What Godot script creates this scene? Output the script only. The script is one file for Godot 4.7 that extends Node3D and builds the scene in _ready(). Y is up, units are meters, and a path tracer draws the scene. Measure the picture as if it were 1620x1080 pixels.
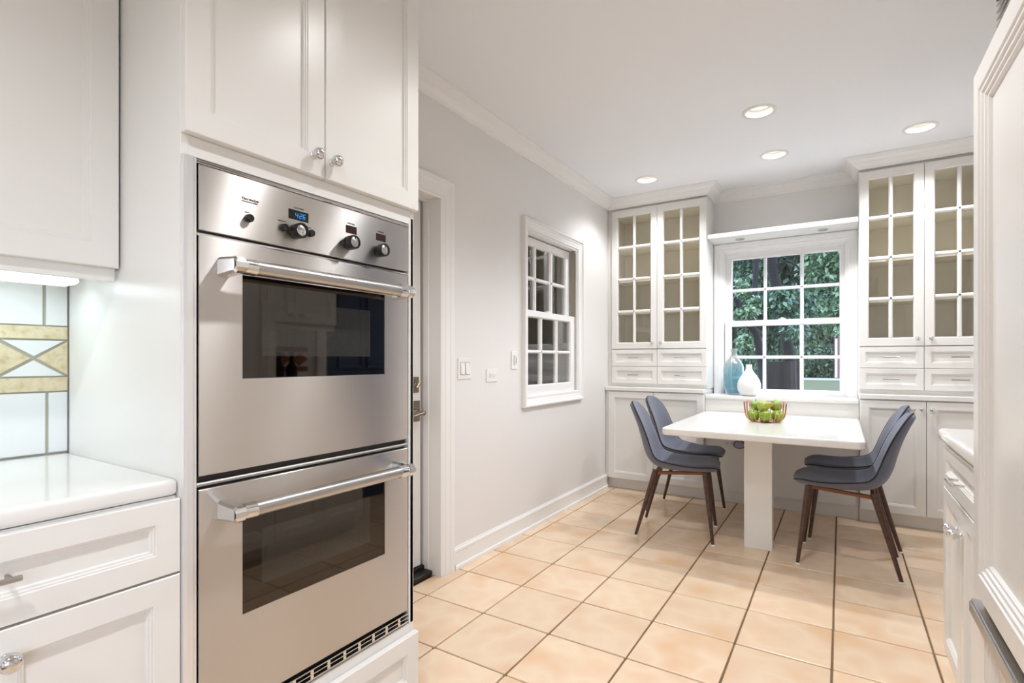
extends Node3D
# A white kitchen with a breakfast nook. x runs right along the nook wall, d runs into the room (z = -d), metres.

class Shape:
	var st := SurfaceTool.new()
	var t := Transform3D()
	var group := 1
	var tint: Gradient   # colours by height, where a glaze or glass changes up its body
	var tall := 1.0
	func _init() -> void:
		st.begin(Mesh.PRIMITIVE_TRIANGLES)
	func vert(p: Vector3, axis: int) -> void:
		st.set_uv(Vector2(-p.z, -p.y) if axis == 0 else Vector2(p.x, p.z) if axis == 1 else Vector2(p.x, -p.y))
		if tint: st.set_color(tint.sample(p.y / tall))
		st.add_vertex(t * p)
	func tri(a: Vector3, b: Vector3, c: Vector3) -> void:   # counter-clockwise seen from outside
		var n := (b - a).cross(c - a)
		if n.length() < 1e-12:
			return
		var m := n.abs()
		var axis := 0 if m.x > m.y and m.x > m.z else 1 if m.y > m.z else 2
		vert(a, axis); vert(c, axis); vert(b, axis)
	func quad(a: Vector3, b: Vector3, c: Vector3, e: Vector3) -> void:
		tri(a, b, c); tri(a, c, e)
	func flat() -> void:
		st.set_smooth_group(-1)
	func smooth() -> void:
		group += 1
		st.set_smooth_group(group)
	func cap(ring: PackedVector3Array, up: bool) -> void:
		var c := Vector3.ZERO
		for p in ring: c += p / ring.size()
		for k in ring.size():
			var q := ring[(k + 1) % ring.size()]
			if up: tri(c, ring[k], q)
			else: tri(c, q, ring[k])
	func loft(rings: Array, caps := true, is_smooth := false, closed := false) -> void:
		var n: int = rings.size()
		if is_smooth: smooth()
		else: flat()
		for i in (n if closed else n - 1):
			var a: PackedVector3Array = rings[i]
			var b: PackedVector3Array = rings[(i + 1) % n]
			if is_smooth and not closed and i > 0 and a == rings[i - 1]: smooth()
			for k in a.size():
				var j := (k + 1) % a.size()
				quad(a[k], a[j], b[j], b[k])
		if caps and not closed:
			flat()
			cap(rings[0], false)
			cap(rings[n - 1], true)
	func rect(x0: float, y0: float, x1: float, y1: float, z: float) -> PackedVector3Array:
		return PackedVector3Array([Vector3(x0, y0, z), Vector3(x1, y0, z), Vector3(x1, y1, z), Vector3(x0, y1, z)])
	func oct(x0: float, y0: float, x1: float, y1: float, z: float, c: float) -> PackedVector3Array:
		return PackedVector3Array([Vector3(x0 + c, y0, z), Vector3(x1 - c, y0, z), Vector3(x1, y0 + c, z), Vector3(x1, y1 - c, z), Vector3(x1 - c, y1, z), Vector3(x0 + c, y1, z), Vector3(x0, y1 - c, z), Vector3(x0, y0 + c, z)])
	func box(x0: float, y0: float, z0: float, x1: float, y1: float, z1: float, c := 0.0) -> void:
		if c <= 0.0:
			loft([rect(x0, y0, x1, y1, z0), rect(x0, y0, x1, y1, z1)])
			return
		loft([oct(x0 + c, y0 + c, x1 - c, y1 - c, z0, c * 0.4), oct(x0, y0, x1, y1, z0 + c, c), oct(x0, y0, x1, y1, z1 - c, c), oct(x0 + c, y0 + c, x1 - c, y1 - c, z1, c * 0.4)])
	func panel(w: float, h: float, th: float, fw: float) -> void:   # a framed door or drawer front with a stepped bead round a sunken panel
		var rings := [rect(0, 0, w, h, 0), rect(0, 0, w, h, th - 0.002), rect(0.002, 0.002, w - 0.002, h - 0.002, th)]
		for s in [[0.0, 0.0], [0.0015, -0.003], [0.005, -0.003], [0.0065, -0.006], [0.010, -0.006], [0.012, -0.0125]]:
			var i: float = fw + s[0]
			rings.append(rect(i, i, w - i, h - i, th + s[1]))
		loft(rings)
	func frame(x0: float, y0: float, x1: float, y1: float, prof: Array) -> void:   # a closed rectangular moulding; prof = [inset, z]
		var rings := []
		for p in prof: rings.append(rect(x0 + p[0], y0 + p[0], x1 - p[0], y1 - p[0], p[1]))
		loft(rings, false, false, true)
	func lathe(prof: Array, seg := 24) -> void:   # [radius, y]; a repeated point is a crease
		var rings := []
		for p in prof:
			var r := PackedVector3Array()
			for k in seg:
				var a := TAU * k / seg
				r.append(Vector3(cos(a) * p[0], p[1], -sin(a) * p[0]))
			rings.append(r)
		loft(rings, false, true)
	func tube(path: PackedVector3Array, radius, seg := 8, closed := false, ends := true) -> void:
		var n := path.size()
		var rings := []
		var side := Vector3.ZERO
		for i in n:
			var a := path[(i - 1 + n) % n] if closed or i > 0 else path[i]
			var b := path[(i + 1) % n] if closed or i < n - 1 else path[i]
			var dir := (b - a).normalized()
			if side == Vector3.ZERO:
				side = dir.cross(Vector3.UP if absf(dir.y) < 0.9 else Vector3.RIGHT).normalized()
			side = (side - dir * side.dot(dir)).normalized()
			var up := dir.cross(side)
			var rad: float = radius[i] if radius is Array else radius
			var ring := PackedVector3Array()
			for k in seg:
				var q := TAU * k / seg
				ring.append(path[i] + (side * cos(q) + up * sin(q)) * rad)
			rings.append(ring)
		loft(rings, false, true, closed)
		if ends and not closed:
			flat()
			cap(rings[0], false)
			cap(rings[n - 1], true)
	func sweep(path: Array, prof: Array, place: Callable, closed := false) -> void:   # prof = [to the right of the path, out of its plane]
		var n: int = path.size()
		var rings := []
		for i in n:
			var p: Vector2 = path[i]
			var e: Vector2 = path[i] - path[(i - 1 + n) % n] if closed or i > 0 else path[1] - path[0]
			var f: Vector2 = path[(i + 1) % n] - path[i] if closed or i < n - 1 else e
			e = e.normalized(); f = f.normalized()
			var n1 := Vector2(e.y, -e.x)
			var n2 := Vector2(f.y, -f.x)
			var m := (n1 + n2) / (1.0 + n1.dot(n2))
			var ring := PackedVector3Array()
			for q in prof:
				var at: Vector2 = p + m * q[0]
				ring.append(place.call(at.x, at.y, q[1]))
			rings.append(ring)
		loft(rings, not closed, false, closed)
	func slab(plan: PackedVector2Array, y0: float, y1: float, r: float, steps := 4) -> void:   # plan in (x, d), counter-clockwise; edges rounded by r
		var rings := []
		for s in steps + 1:
			var a := PI / 2 * s / steps
			rings.append(ring_of(plan, r * (1 - sin(a)), y0 + r * (1 - cos(a))))
		for s in steps + 1:
			var a := PI / 2 * s / steps
			rings.append(ring_of(plan, r * (1 - cos(a)), y1 - r * (1 - sin(a))))
		smooth()
		var all := rings
		for i in all.size() - 1:
			var a: PackedVector3Array = all[i]
			var b: PackedVector3Array = all[i + 1]
			for k in a.size():
				var j := (k + 1) % a.size()
				quad(a[k], a[j], b[j], b[k])
		flat()
		cap(rings[0], false)
		cap(rings[rings.size() - 1], true)
	func ring_of(plan: PackedVector2Array, inset: float, y: float) -> PackedVector3Array:
		var n := plan.size()
		var out := PackedVector3Array()
		for i in n:
			var e := (plan[i] - plan[(i - 1 + n) % n]).normalized()
			var f := (plan[(i + 1) % n] - plan[i]).normalized()
			var n1 := Vector2(e.y, -e.x)
			var n2 := Vector2(f.y, -f.x)
			var p := plan[i] - (n1 + n2) / (1.0 + n1.dot(n2)) * inset
			out.append(Vector3(p.x, y, -p.y))
		return out
	func mesh() -> ArrayMesh:
		st.generate_normals()
		return st.commit()


var M := {}
var used := {}

func numbered(called: String) -> String:
	used[called] = used.get(called, -1) + 1
	return called if used[called] == 0 else "%s_%03d" % [called, used[called]]

func P(x: float, y: float, d: float) -> Vector3:
	return Vector3(x, y, -d)

func tag(o: Node3D, label: String, category: String, group := "", kind := "") -> Node3D:
	o.set_meta("label", label); o.set_meta("category", category)
	if group: o.set_meta("group", group)
	if kind: o.set_meta("kind", kind)
	return o

func thing(called: String, label: String, category: String, at := Vector3.ZERO, turn := 0.0, group := "", kind := "") -> Node3D:
	var o := Node3D.new()
	o.name = numbered(called)
	add_child(o)
	o.position = at
	o.rotation_degrees.y = turn
	return tag(o, label, category, group, kind)

func put(called: String, s, m: Material, parent: Node = null, at := Vector3.ZERO) -> MeshInstance3D:
	var o := MeshInstance3D.new()
	o.mesh = s.mesh() if s is Shape else s
	o.material_override = m
	o.name = called if parent else numbered(called)
	(parent if parent else self).add_child(o, true)
	o.position = at
	return o

func struct(called: String, s, m: Material, label: String, category: String) -> MeshInstance3D:
	var o := put(called, s, m)
	tag(o, label, category, "", "structure")
	return o

func paint(col: Color, rough: float, metal := 0.0, spec := 0.5) -> StandardMaterial3D:
	var m := StandardMaterial3D.new()
	m.albedo_color = col
	m.roughness = rough
	m.metallic = metal
	m.metallic_specular = spec
	return m

func noise_tex(freq: float, seed_: int, ramp: Array, size := 256, octaves := 4) -> NoiseTexture2D:
	var n := FastNoiseLite.new()
	n.noise_type = FastNoiseLite.TYPE_SIMPLEX_SMOOTH
	n.seed = seed_
	n.frequency = freq
	n.fractal_octaves = octaves
	var t := NoiseTexture2D.new()
	t.width = size; t.height = size; t.seamless = true; t.noise = n
	var g := Gradient.new()
	var off := PackedFloat32Array()
	var cols := PackedColorArray()
	for r in ramp:
		off.append(r[0]); cols.append(r[1])
	g.offsets = off; g.colors = cols
	t.color_ramp = g
	return t

func tri_uv(m: StandardMaterial3D, scale: float, world := false) -> StandardMaterial3D:
	m.uv1_triplanar = true
	m.uv1_world_triplanar = world
	m.uv1_scale = Vector3.ONE * scale
	return m

func materials() -> void:
	M.wall = paint(Color(0.92, 0.91, 0.90), 0.55)
	M.ceiling = paint(Color(0.955, 0.96, 0.97), 0.7)
	M.trim = paint(Color(0.95, 0.945, 0.935), 0.35)
	M.cab = paint(Color(0.925, 0.918, 0.90), 0.28)
	M.cream = paint(Color(0.91, 0.88, 0.80), 0.5)
	M.quartz = paint(Color(0.93, 0.925, 0.91), 0.12)
	M.plastic = paint(Color(0.93, 0.92, 0.90), 0.3)
	M.dark = paint(Color(0.03, 0.03, 0.03), 0.5)
	M.black = paint(Color(0.05, 0.05, 0.05), 0.35)
	M.chrome = paint(Color(0.86, 0.86, 0.86), 0.08, 1.0)
	M.trim_metal = paint(Color(0.92, 0.92, 0.92), 0.25, 0.5)
	M.satin = paint(Color(0.72, 0.71, 0.70), 0.3, 1.0)
	M.nickel = paint(Color(0.58, 0.53, 0.47), 0.3, 1.0)
	M.copper = paint(Color(0.86, 0.56, 0.42), 0.2, 1.0)
	M.steel = paint(Color(0.80, 0.785, 0.77), 0.29, 1.0)
	M.steel.anisotropy_enabled = true
	M.steel.anisotropy = -1.0
	M.steel.normal_enabled = true
	var im := Image.create(8, 512, false, Image.FORMAT_RGB8)
	var rng := RandomNumberGenerator.new()
	rng.seed = 7
	for y in 512:
		var n := Vector3(0, clampf(rng.randfn(0.0, 0.02), -0.8, 0.8), 1).normalized()
		for x in 8: im.set_pixel(x, y, Color(0.5, 0.5 + 0.5 * n.y, 0.5 + 0.5 * n.z))
	M.steel.normal_texture = ImageTexture.create_from_image(im)
	M.steel.normal_scale = 1.0
	M.steel.uv1_scale = Vector3(2, 37, 1)
	M.glass = paint(Color(0.5, 0.55, 0.55, 0.012), 0.02)
	M.glass.transparency = BaseMaterial3D.TRANSPARENCY_ALPHA
	M.clear_glass = M.glass.duplicate()
	M.clear_glass.metallic_specular = 0.35
	# oven door glass: dark mirror with a printed dot screen
	M.oven_glass = paint(Color(0.30, 0.285, 0.27), 0.03, 1.0)
	# terracotta floor tiles: three tones
	for k in 4:
		var m := paint(Color.WHITE, 0.24)
		var tone: float = [1.0, 0.985, 1.01, 0.975][k]
		var a := Color(0.925, 0.805, 0.68) * tone
		var b := Color(0.945, 0.85, 0.735) * tone
		var c := Color(0.91, 0.745, 0.58) * tone
		m.albedo_texture = noise_tex(0.012, 11 + k, [[0.0, c], [0.32, a], [0.55, b], [0.8, a], [1.0, Color(0.925, 0.80, 0.71) * tone]], 512, 3)
		tri_uv(m, [0.42, 0.36, 0.45, 0.39][k], true)
		m.uv1_offset = Vector3(0.13 * k, 0.37 * k, 0.71 * k)
		m.heightmap_enabled = true
		m.heightmap_scale = 0.06
		m.heightmap_texture = noise_tex(0.03, 31 + k, [[0.0, Color.BLACK], [1.0, Color.WHITE]], 256, 3)
		M["tile%d" % k] = m
	M.grout = tri_uv(paint(Color(0.55, 0.45, 0.335), 0.9), 6.0, true)
	M.grout.albedo_texture = noise_tex(0.05, 5, [[0.0, Color(0.8, 0.8, 0.8)], [1.0, Color(1, 1, 1)]])
	M.white_tile = paint(Color(0.92, 0.93, 0.92), 0.3)
	M.travertine = tri_uv(paint(Color.WHITE, 0.45), 5.0)
	M.travertine.albedo_texture = noise_tex(0.02, 3, [[0.0, Color(0.76, 0.68, 0.51)], [0.35, Color(0.85, 0.79, 0.64)], [0.7, Color(0.89, 0.84, 0.71)], [1.0, Color(0.80, 0.72, 0.56)]], 256, 5)
	M.wall_grout = paint(Color(0.72, 0.71, 0.64), 0.9)
	M.fabric = tri_uv(paint(Color.WHITE, 0.95), 7.0)
	M.fabric.albedo_texture = noise_tex(0.16, 8, [[0.0, Color(0.30, 0.31, 0.36)], [0.5, Color(0.41, 0.425, 0.485)], [1.0, Color(0.53, 0.545, 0.595)]], 512, 3)
	M.fabric.heightmap_enabled = true
	M.fabric.heightmap_scale = 0.1
	M.fabric.heightmap_texture = noise_tex(0.3, 9, [[0.0, Color.BLACK], [1.0, Color.WHITE]], 256, 2)
	M.fabric.rim_enabled = true
	M.fabric.rim = 0.5
	M.piping = paint(Color(0.17, 0.165, 0.17), 0.9)
	M.walnut = tri_uv(paint(Color.WHITE, 0.4), 3.0)
	M.walnut.albedo_texture = noise_tex(0.03, 4, [[0.0, Color(0.22, 0.14, 0.10)], [0.5, Color(0.31, 0.205, 0.155)], [1.0, Color(0.38, 0.26, 0.20)]])
	M.rail = paint(Color(0.50, 0.29, 0.17), 0.45)
	M.felt = paint(Color(0.92, 0.9, 0.87), 0.7)
	M.sill_dark = paint(Color(0.085, 0.075, 0.07), 0.5)
	M.blue_door = paint(Color(0.30, 0.36, 0.48), 0.4)
	M.leafy = paint(Color(0.87, 0.87, 0.87), 0.5)
	M.leafy.vertex_color_use_as_albedo = true
	M.leafy.backlight_enabled = true
	M.leafy.backlight = Color(0.25, 0.3, 0.2)
	M.bark = tri_uv(paint(Color.WHITE, 0.95), 2.0)
	M.bark.albedo_texture = noise_tex(0.04, 14, [[0.0, Color(0.04, 0.035, 0.03)], [1.0, Color(0.13, 0.115, 0.10)]])
	M.mulch = tri_uv(paint(Color.WHITE, 1.0), 3.0)
	M.mulch.albedo_texture = noise_tex(0.08, 15, [[0.0, Color(0.10, 0.08, 0.07)], [0.6, Color(0.21, 0.175, 0.15)], [1.0, Color(0.36, 0.30, 0.25)]], 256, 5)
	M.grass = tri_uv(paint(Color.WHITE, 1.0), 0.5)
	M.grass.albedo_texture = noise_tex(0.05, 16, [[0.0, Color(0.22, 0.23, 0.10)], [0.5, Color(0.31, 0.315, 0.15)], [1.0, Color(0.40, 0.39, 0.21)]], 256, 5)
	M.brick = paint(Color(0.46, 0.34, 0.31), 0.95)
	M.fruit = []
	for k in 3:
		var m := tri_uv(paint(Color.WHITE, 0.25), 6.0)
		var g: Color = [Color(0.50, 0.66, 0.15), Color(0.62, 0.72, 0.22), Color(0.55, 0.68, 0.20)][k]
		m.albedo_texture = noise_tex(0.03, 40 + k, [[0.0, g * 0.88], [0.6, g], [1.0, g * 1.12]])
		m.clearcoat_enabled = true
		m.clearcoat = 0.4
		M.fruit.append(m)
	M.stem = paint(Color(0.25, 0.19, 0.10), 0.8)

func glow(col: Color, energy: float) -> StandardMaterial3D:
	var m := paint(col, 0.5)
	m.emission_enabled = true
	m.emission = col
	m.emission_energy_multiplier = energy
	return m

func grow_light(l: Light3D, at: Vector3, col: Color, energy: float, size: float) -> void:
	l.position = at
	l.light_color = col
	l.light_energy = energy
	l.light_size = size
	l.shadow_enabled = true
	add_child(l, true)


const DOWN_X := [-0.411, 0.426, -0.407, -1.344, -0.41, -0.41, -0.41, -0.41]
const DOWN_D := [3.403, 4.185, 4.174, 4.199, 2.12, 1.48, -0.3, -1.9]
const DOWN_E := [1.4, 1.12, 1.2, 0.85, 0.8, 0.9, 1.35, 2.0]  # last four lamps are out of view, strengths set for the kitchen side
const CEIL := 2.65
const LAMP_COL := Color(0.99, 0.992, 1.0)

func _ready() -> void:
	# ---- camera
	var cam := Camera3D.new()
	cam.name = "camera"
	cam.projection = Camera3D.PROJECTION_FRUSTUM
	var near := 0.05
	cam.set_frustum(1080.0 / 826.06 * near, Vector2(0, 28.45 / 826.06 * near), near, 300.0)
	cam.position = P(0, 1.18, 0)
	cam.rotation.y = 0.5622
	add_child(cam)
	cam.current = true
	# ---- sky and exposure
	var we := WorldEnvironment.new()
	we.name = "environment"
	var env := Environment.new()
	var sky := Sky.new()
	var sm := ProceduralSkyMaterial.new()
	sm.sky_top_color = Color(0.70, 0.79, 0.95)
	sm.sky_horizon_color = Color(0.90, 0.94, 1.0)
	sm.ground_horizon_color = Color(0.30, 0.33, 0.30)
	sm.ground_bottom_color = Color(0.22, 0.25, 0.20)
	sm.sky_energy_multiplier = 2.3
	sm.ground_energy_multiplier = 1.2
	sky.sky_material = sm
	env.sky = sky
	env.background_mode = Environment.BG_SKY
	env.ambient_light_source = Environment.AMBIENT_SOURCE_DISABLED
	env.tonemap_mode = Environment.TONE_MAPPER_LINEAR
	env.tonemap_exposure = 0.98
	env.sdfgi_enabled = true
	env.ssao_enabled = true
	env.ssil_enabled = true
	we.environment = env
	add_child(we)
	# ---- ceiling lamps; the last four are out of view, lighting kitchen and ovens
	for k in DOWN_X.size():
		var l := SpotLight3D.new()
		l.name = "downlight_beam"
		l.rotation_degrees.x = -90
		l.spot_angle = 68
		l.spot_range = 12
		l.spot_attenuation = 2
		l.spot_angle_attenuation = 0.65
		grow_light(l, P(DOWN_X[k], CEIL + 0.005, DOWN_D[k]), LAMP_COL, DOWN_E[k], 0.05)
	# ---- added fill light at an added window in the right wall, behind the viewer
	var added_fill := AreaLight3D.new()
	added_fill.name = "added_fill_light"
	added_fill.area_size = Vector2(2.0, 1.25)
	added_fill.rotation_degrees.y = 90
	added_fill.set("area_range", 15.0)
	grow_light(added_fill, P(0.93, 1.6, -1.6), Color(1.0, 0.985, 0.96), 1.1, 0.05)
	materials()
	shell()
	door_and_windows()
	oven_tower()
	left_kitchen()
	nook()
	right_kitchen()
	table_and_chairs()
	small_things()
	outdoors()


# ------------------------------------------------------------------ the room

func shell() -> void:
	var fl := Shape.new()
	fl.box(-2.03, -0.15, -5.1, 1.1, -0.008, 3.1)
	var f := struct("floor", fl, M.grout, "peach terracotta tile floor with brown grout lines", "floor")
	var meshes := []
	var pitch := 0.3457
	for k in 5:
		var s := Shape.new()
		var w: float = (pitch - 0.0075) / 2
		var hgt: float = [0.0, 0.0004, -0.0004, 0.0002, -0.0002][k]
		var wob: float = [0.0, 0.0006, -0.0005, 0.0003, -0.0008][k]
		var rings := []
		for q in [[0.0, -0.009], [0.0, -0.003], [0.0015, -0.0008], [0.005, 0.0]]:
			var ring := PackedVector3Array()
			var i: float = w - q[0]
			var c := 0.004
			for p in [Vector2(-i + c, -i), Vector2(i - c, -i), Vector2(i, -i + c), Vector2(i, i - c), Vector2(i - c, i), Vector2(-i + c, i), Vector2(-i, i - c), Vector2(-i, -i + c)]:
				ring.append(Vector3(p.x + wob * signf(p.y), q[1] + hgt, -p.y + wob * signf(p.x)))
			rings.append(ring)
		s.loft(rings)
		meshes.append(s.mesh())
	var rng := RandomNumberGenerator.new()
	rng.seed = 21
	for i in range(-1, 8):
		for j in range(-8, 9):
			var x := -1.7576 + pitch * (i + 0.5)
			var d := 1.9885 + pitch * (j + 0.5)
			var mi := put("tile", meshes[rng.randi() % 5], M["tile%d" % (rng.randi() % 4)], f, P(x, 0, d))
			if i == -1: # cut tiles along the wall: narrowed to the strip that is left
				mi.scale.x = 0.36
				mi.position.x = -1.7576 - 0.064
			if i == 7:
				mi.scale.x = 0.8
				mi.position.x -= 0.035
	# ceiling with sunk wells for the lamps
	var c := CSGCombiner3D.new()
	c.name = "ceiling"
	var cb := CSGBox3D.new()
	cb.name = "plaster"
	cb.size = Vector3(3.2, 0.15, 8.2)
	cb.position = P(-0.45, CEIL + 0.075, 1.0)
	c.add_child(cb)
	for k in DOWN_X.size():
		var cc := CSGCylinder3D.new()
		cc.name = "well"
		cc.operation = CSGShape3D.OPERATION_SUBTRACTION
		cc.radius = 0.075
		cc.height = 0.12
		cc.sides = 40
		cc.position = P(DOWN_X[k], CEIL, DOWN_D[k])
		c.add_child(cc, true)
	c.material_override = M.ceiling
	add_child(c)
	tag(c, "smooth white ceiling with recessed lamps", "ceiling", "", "structure")
	# walls; left one has a door opening and a window opening
	var w := Shape.new()
	w.box(-2.03, -0.15, -1.36, -1.845, CEIL, -1.32)
	w.box(-2.03, 2.058, -2.19, -1.845, CEIL, -1.36)
	w.box(-2.03, -0.15, -3.095, -1.845, CEIL, -2.19)
	w.box(-2.03, -0.15, -3.943, -1.845, 0.905, -3.095)
	w.box(-2.03, 2.088, -3.943, -1.845, CEIL, -3.095)
	w.box(-2.03, -0.15, -5.1, -1.845, CEIL, -3.943)
	struct("wall_left", w, M.wall, "off-white plaster wall with the small interior window and switches", "wall")
	w = Shape.new()
	w.box(-2.03, -0.15, -1.32, -1.88, CEIL, 3.1)
	struct("wall_kitchen", w, M.wall, "wall behind the left counter, its tiled splashback lit from above", "wall")
	w = Shape.new()
	w.box(-1.845, -0.15, -5.1, -0.872, CEIL, -4.925)
	w.box(0.036, -0.15, -5.1, 1.1, CEIL, -4.925)
	w.box(-0.872, -0.15, -5.1, 0.036, 0.87, -4.925)
	w.box(-0.872, 2.112, -5.1, 0.036, CEIL, -4.925)
	struct("wall_back", w, M.wall, "off-white end wall of the nook round the garden window", "wall")
	w = Shape.new()
	w.box(0.95, -0.15, -4.925, 1.1, CEIL, 0.6)
	w.box(0.95, -0.15, 0.6, 1.1, 0.97, 2.6)  # gap left for the added window
	w.box(0.95, 2.22, 0.6, 1.1, CEIL, 2.6)
	w.box(0.95, -0.15, 2.6, 1.1, CEIL, 3.1)
	struct("wall_right", w, M.wall, "plain white wall behind the refrigerator panel", "wall")
	w = Shape.new()
	w.box(-1.88, -0.15, 2.95, 0.95, CEIL, 3.1)
	struct("wall_front", w, M.wall, "plain white wall at the near end of the kitchen", "wall")
	var kw := thing("window_3", "added white window in the right wall behind the viewer, for fill light", "window", P(0.99, 0, -0.6), -90, "", "structure")  # added opening out of view, lets in fill light
	sash(kw, "sash", [[0.06, 0.96], [1.04, 1.94]], [[1.03, 2.16]], 0.0, 0.97, 2.0, 2.22, 0.0)
	# dim porch beyond the left wall
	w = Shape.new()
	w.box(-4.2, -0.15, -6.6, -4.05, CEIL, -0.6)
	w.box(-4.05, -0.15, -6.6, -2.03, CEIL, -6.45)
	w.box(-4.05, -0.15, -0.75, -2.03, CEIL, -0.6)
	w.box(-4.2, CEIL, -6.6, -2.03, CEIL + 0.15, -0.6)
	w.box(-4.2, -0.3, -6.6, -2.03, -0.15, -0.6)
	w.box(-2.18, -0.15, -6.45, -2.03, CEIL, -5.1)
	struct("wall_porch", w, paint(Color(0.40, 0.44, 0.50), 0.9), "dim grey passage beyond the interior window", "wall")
	# crown moulding
	var crown := [[0.0, -0.082], [0.010, -0.082], [0.014, -0.066], [0.022, -0.062], [0.040, -0.046], [0.044, -0.036], [0.056, -0.030], [0.074, -0.022], [0.078, -0.012], [0.092, -0.010], [0.092, 0.0], [0.0, 0.0]]
	var flip := []
	for q in crown: flip.push_front(q)
	var s := Shape.new()
	s.sweep([Vector2(-1.845, 1.35), Vector2(-1.845, 4.605), Vector2(-0.957, 4.605), Vector2(-0.957, 4.925), Vector2(0.112, 4.925), Vector2(0.112, 4.605), Vector2(0.95, 4.605)], flip, func(a, b, u): return P(a, CEIL + u, b))
	struct("trim_1", s, M.trim, "stepped white crown moulding round the top of nook walls and cupboards", "moulding")
	# skirting on the left wall
	s = Shape.new()
	var base := [[0.0, 0.0], [0.0, 0.122], [0.006, 0.122], [0.009, 0.114], [0.014, 0.110], [0.016, 0.098], [0.013, 0.094], [0.013, 0.022], [0.024, 0.020], [0.026, 0.010], [0.026, 0.0]]
	s.sweep([Vector2(-1.845, 2.30), Vector2(-1.845, 4.56)], base, func(a, b, u): return P(a, u, b))
	struct("baseboard_left", s, M.trim, "white skirting board with a rounded shoe along the left wall", "skirting")
	# recessed lamps: a trim ring, a stepped reflector and a glowing lens
	for k in DOWN_X.size():
		var words: String = ["recessed ceiling lamp nearest the viewer, above the front of the table", "recessed ceiling lamp in front of the right glass cupboard", "recessed ceiling lamp between the table and the garden window", "recessed ceiling lamp beside the left glass cupboard and left wall", "unseen recessed ceiling lamp just beyond the oven tower, lighting the oven steel", "unseen recessed ceiling lamp above the kitchen aisle, lighting the oven steel", "unseen recessed ceiling lamp behind the viewer, placed to light the left cabinets", "unseen recessed ceiling lamp near the kitchen end wall, placed to light the tower side"][k]
		var l := thing("ceiling_lamp", words, "ceiling lamp", P(DOWN_X[k], CEIL, DOWN_D[k]), 0.0, "recessed ceiling lamps")
		s = Shape.new()
		s.lathe([[0.072, 0.0], [0.074, -0.004], [0.092, -0.004], [0.095, -0.001], [0.095, 0.0], [0.072, 0.0]], 40)
		put("trim_ring", s, M.plastic, l)
		s = Shape.new()
		s.lathe([[0.0735, 0.0], [0.068, 0.03], [0.068, 0.03], [0.060, 0.034], [0.060, 0.034], [0.047, 0.056]], 40)
		put("reflector", s, M.reflector if M.has("reflector") else M.plastic, l)
		s = Shape.new()
		s.lathe([[0.047, 0.0555], [0.03, 0.053], [0.0001, 0.052]], 32)
		put("lens", s, glow(Color(1, 0.98, 0.95), 4.0), l)


# ------------------------------------------------------------------ door and windows

func sash(parent: Node, called: String, cols: Array, rows: Array, x0: float, y0: float, x1: float, y1: float, z: float) -> Node3D:
	# one mesh for rails and stiles, muntins as parts, each pane its own mesh; z is the front face
	var s := Shape.new()
	var gx0: float = cols[0][0]
	var gx1: float = cols[-1][1]
	var gy0: float = rows[-1][0]
	var gy1: float = rows[0][1]
	var rings := []
	rings.append(s.rect(x0, y0, x1, y1, z - 0.032))
	rings.append(s.rect(x0, y0, x1, y1, z - 0.001))
	rings.append(s.rect(x0 + 0.001, y0 + 0.001, x1 - 0.001, y1 - 0.001, z))
	rings.append(s.rect(gx0 - 0.007, gy0 - 0.007, gx1 + 0.007, gy1 + 0.007, z))
	rings.append(s.rect(gx0, gy0, gx1, gy1, z - 0.010))
	rings.append(s.rect(gx0, gy0, gx1, gy1, z - 0.032))
	s.loft(rings, false, false, true)
	var o := put(called, s, M.trim, parent)
	for k in cols.size() - 1:
		s = Shape.new()
		muntin(s, Vector2((cols[k][1] + cols[k + 1][0]) / 2, gy0), Vector2((cols[k][1] + cols[k + 1][0]) / 2, gy1), cols[k + 1][0] - cols[k][1], z)
		put("glazing_bar", s, M.trim, o)
	for k in rows.size() - 1:
		s = Shape.new()
		var y: float = (rows[k][0] + rows[k + 1][1]) / 2
		muntin(s, Vector2(gx0, y), Vector2(gx1, y), rows[k][0] - rows[k + 1][1], z)
		put("glazing_bar", s, M.trim, o)
	for c in cols:
		for r in rows:
			s = Shape.new()
			s.box(c[0] - 0.003, r[0] - 0.003, z - 0.020, c[1] + 0.003, r[1] + 0.003, z - 0.017)
			put("pane", s, M.clear_glass if str(parent.name) == "window_1" else M.glass, o)
	return o

func muntin(s: Shape, a: Vector2, b: Vector2, w: float, z: float) -> void:
	var n := (b - a).normalized().orthogonal() * w / 2
	var ring := func(p: Vector2) -> PackedVector3Array:
		var q := [[1.0, -0.026], [1.0, -0.012], [0.45, -0.002], [-0.45, -0.002], [-1.0, -0.012], [-1.0, -0.026]]
		var out := PackedVector3Array()
		for e in q:
			out.append(Vector3(p.x + n.x * e[0], p.y + n.y * e[0], z + e[1]))
		return out
	s.loft([ring.call(a), ring.call(b)], false)

func sash_lock(parent: Node, at: Vector3) -> void:
	var s := Shape.new()
	s.box(-0.028, 0, -0.012, 0.028, 0.008, 0.012, 0.002)
	s.t = Transform3D(Basis(), Vector3(0, 0.008, 0))
	s.lathe([[0.012, 0.0], [0.011, 0.008], [0.0001, 0.010]], 14)
	s.box(-0.006, 0.001, -0.026, 0.006, 0.008, 0.0, 0.002)
	put("sash_lock", s, M.plastic, parent, at)

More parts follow.
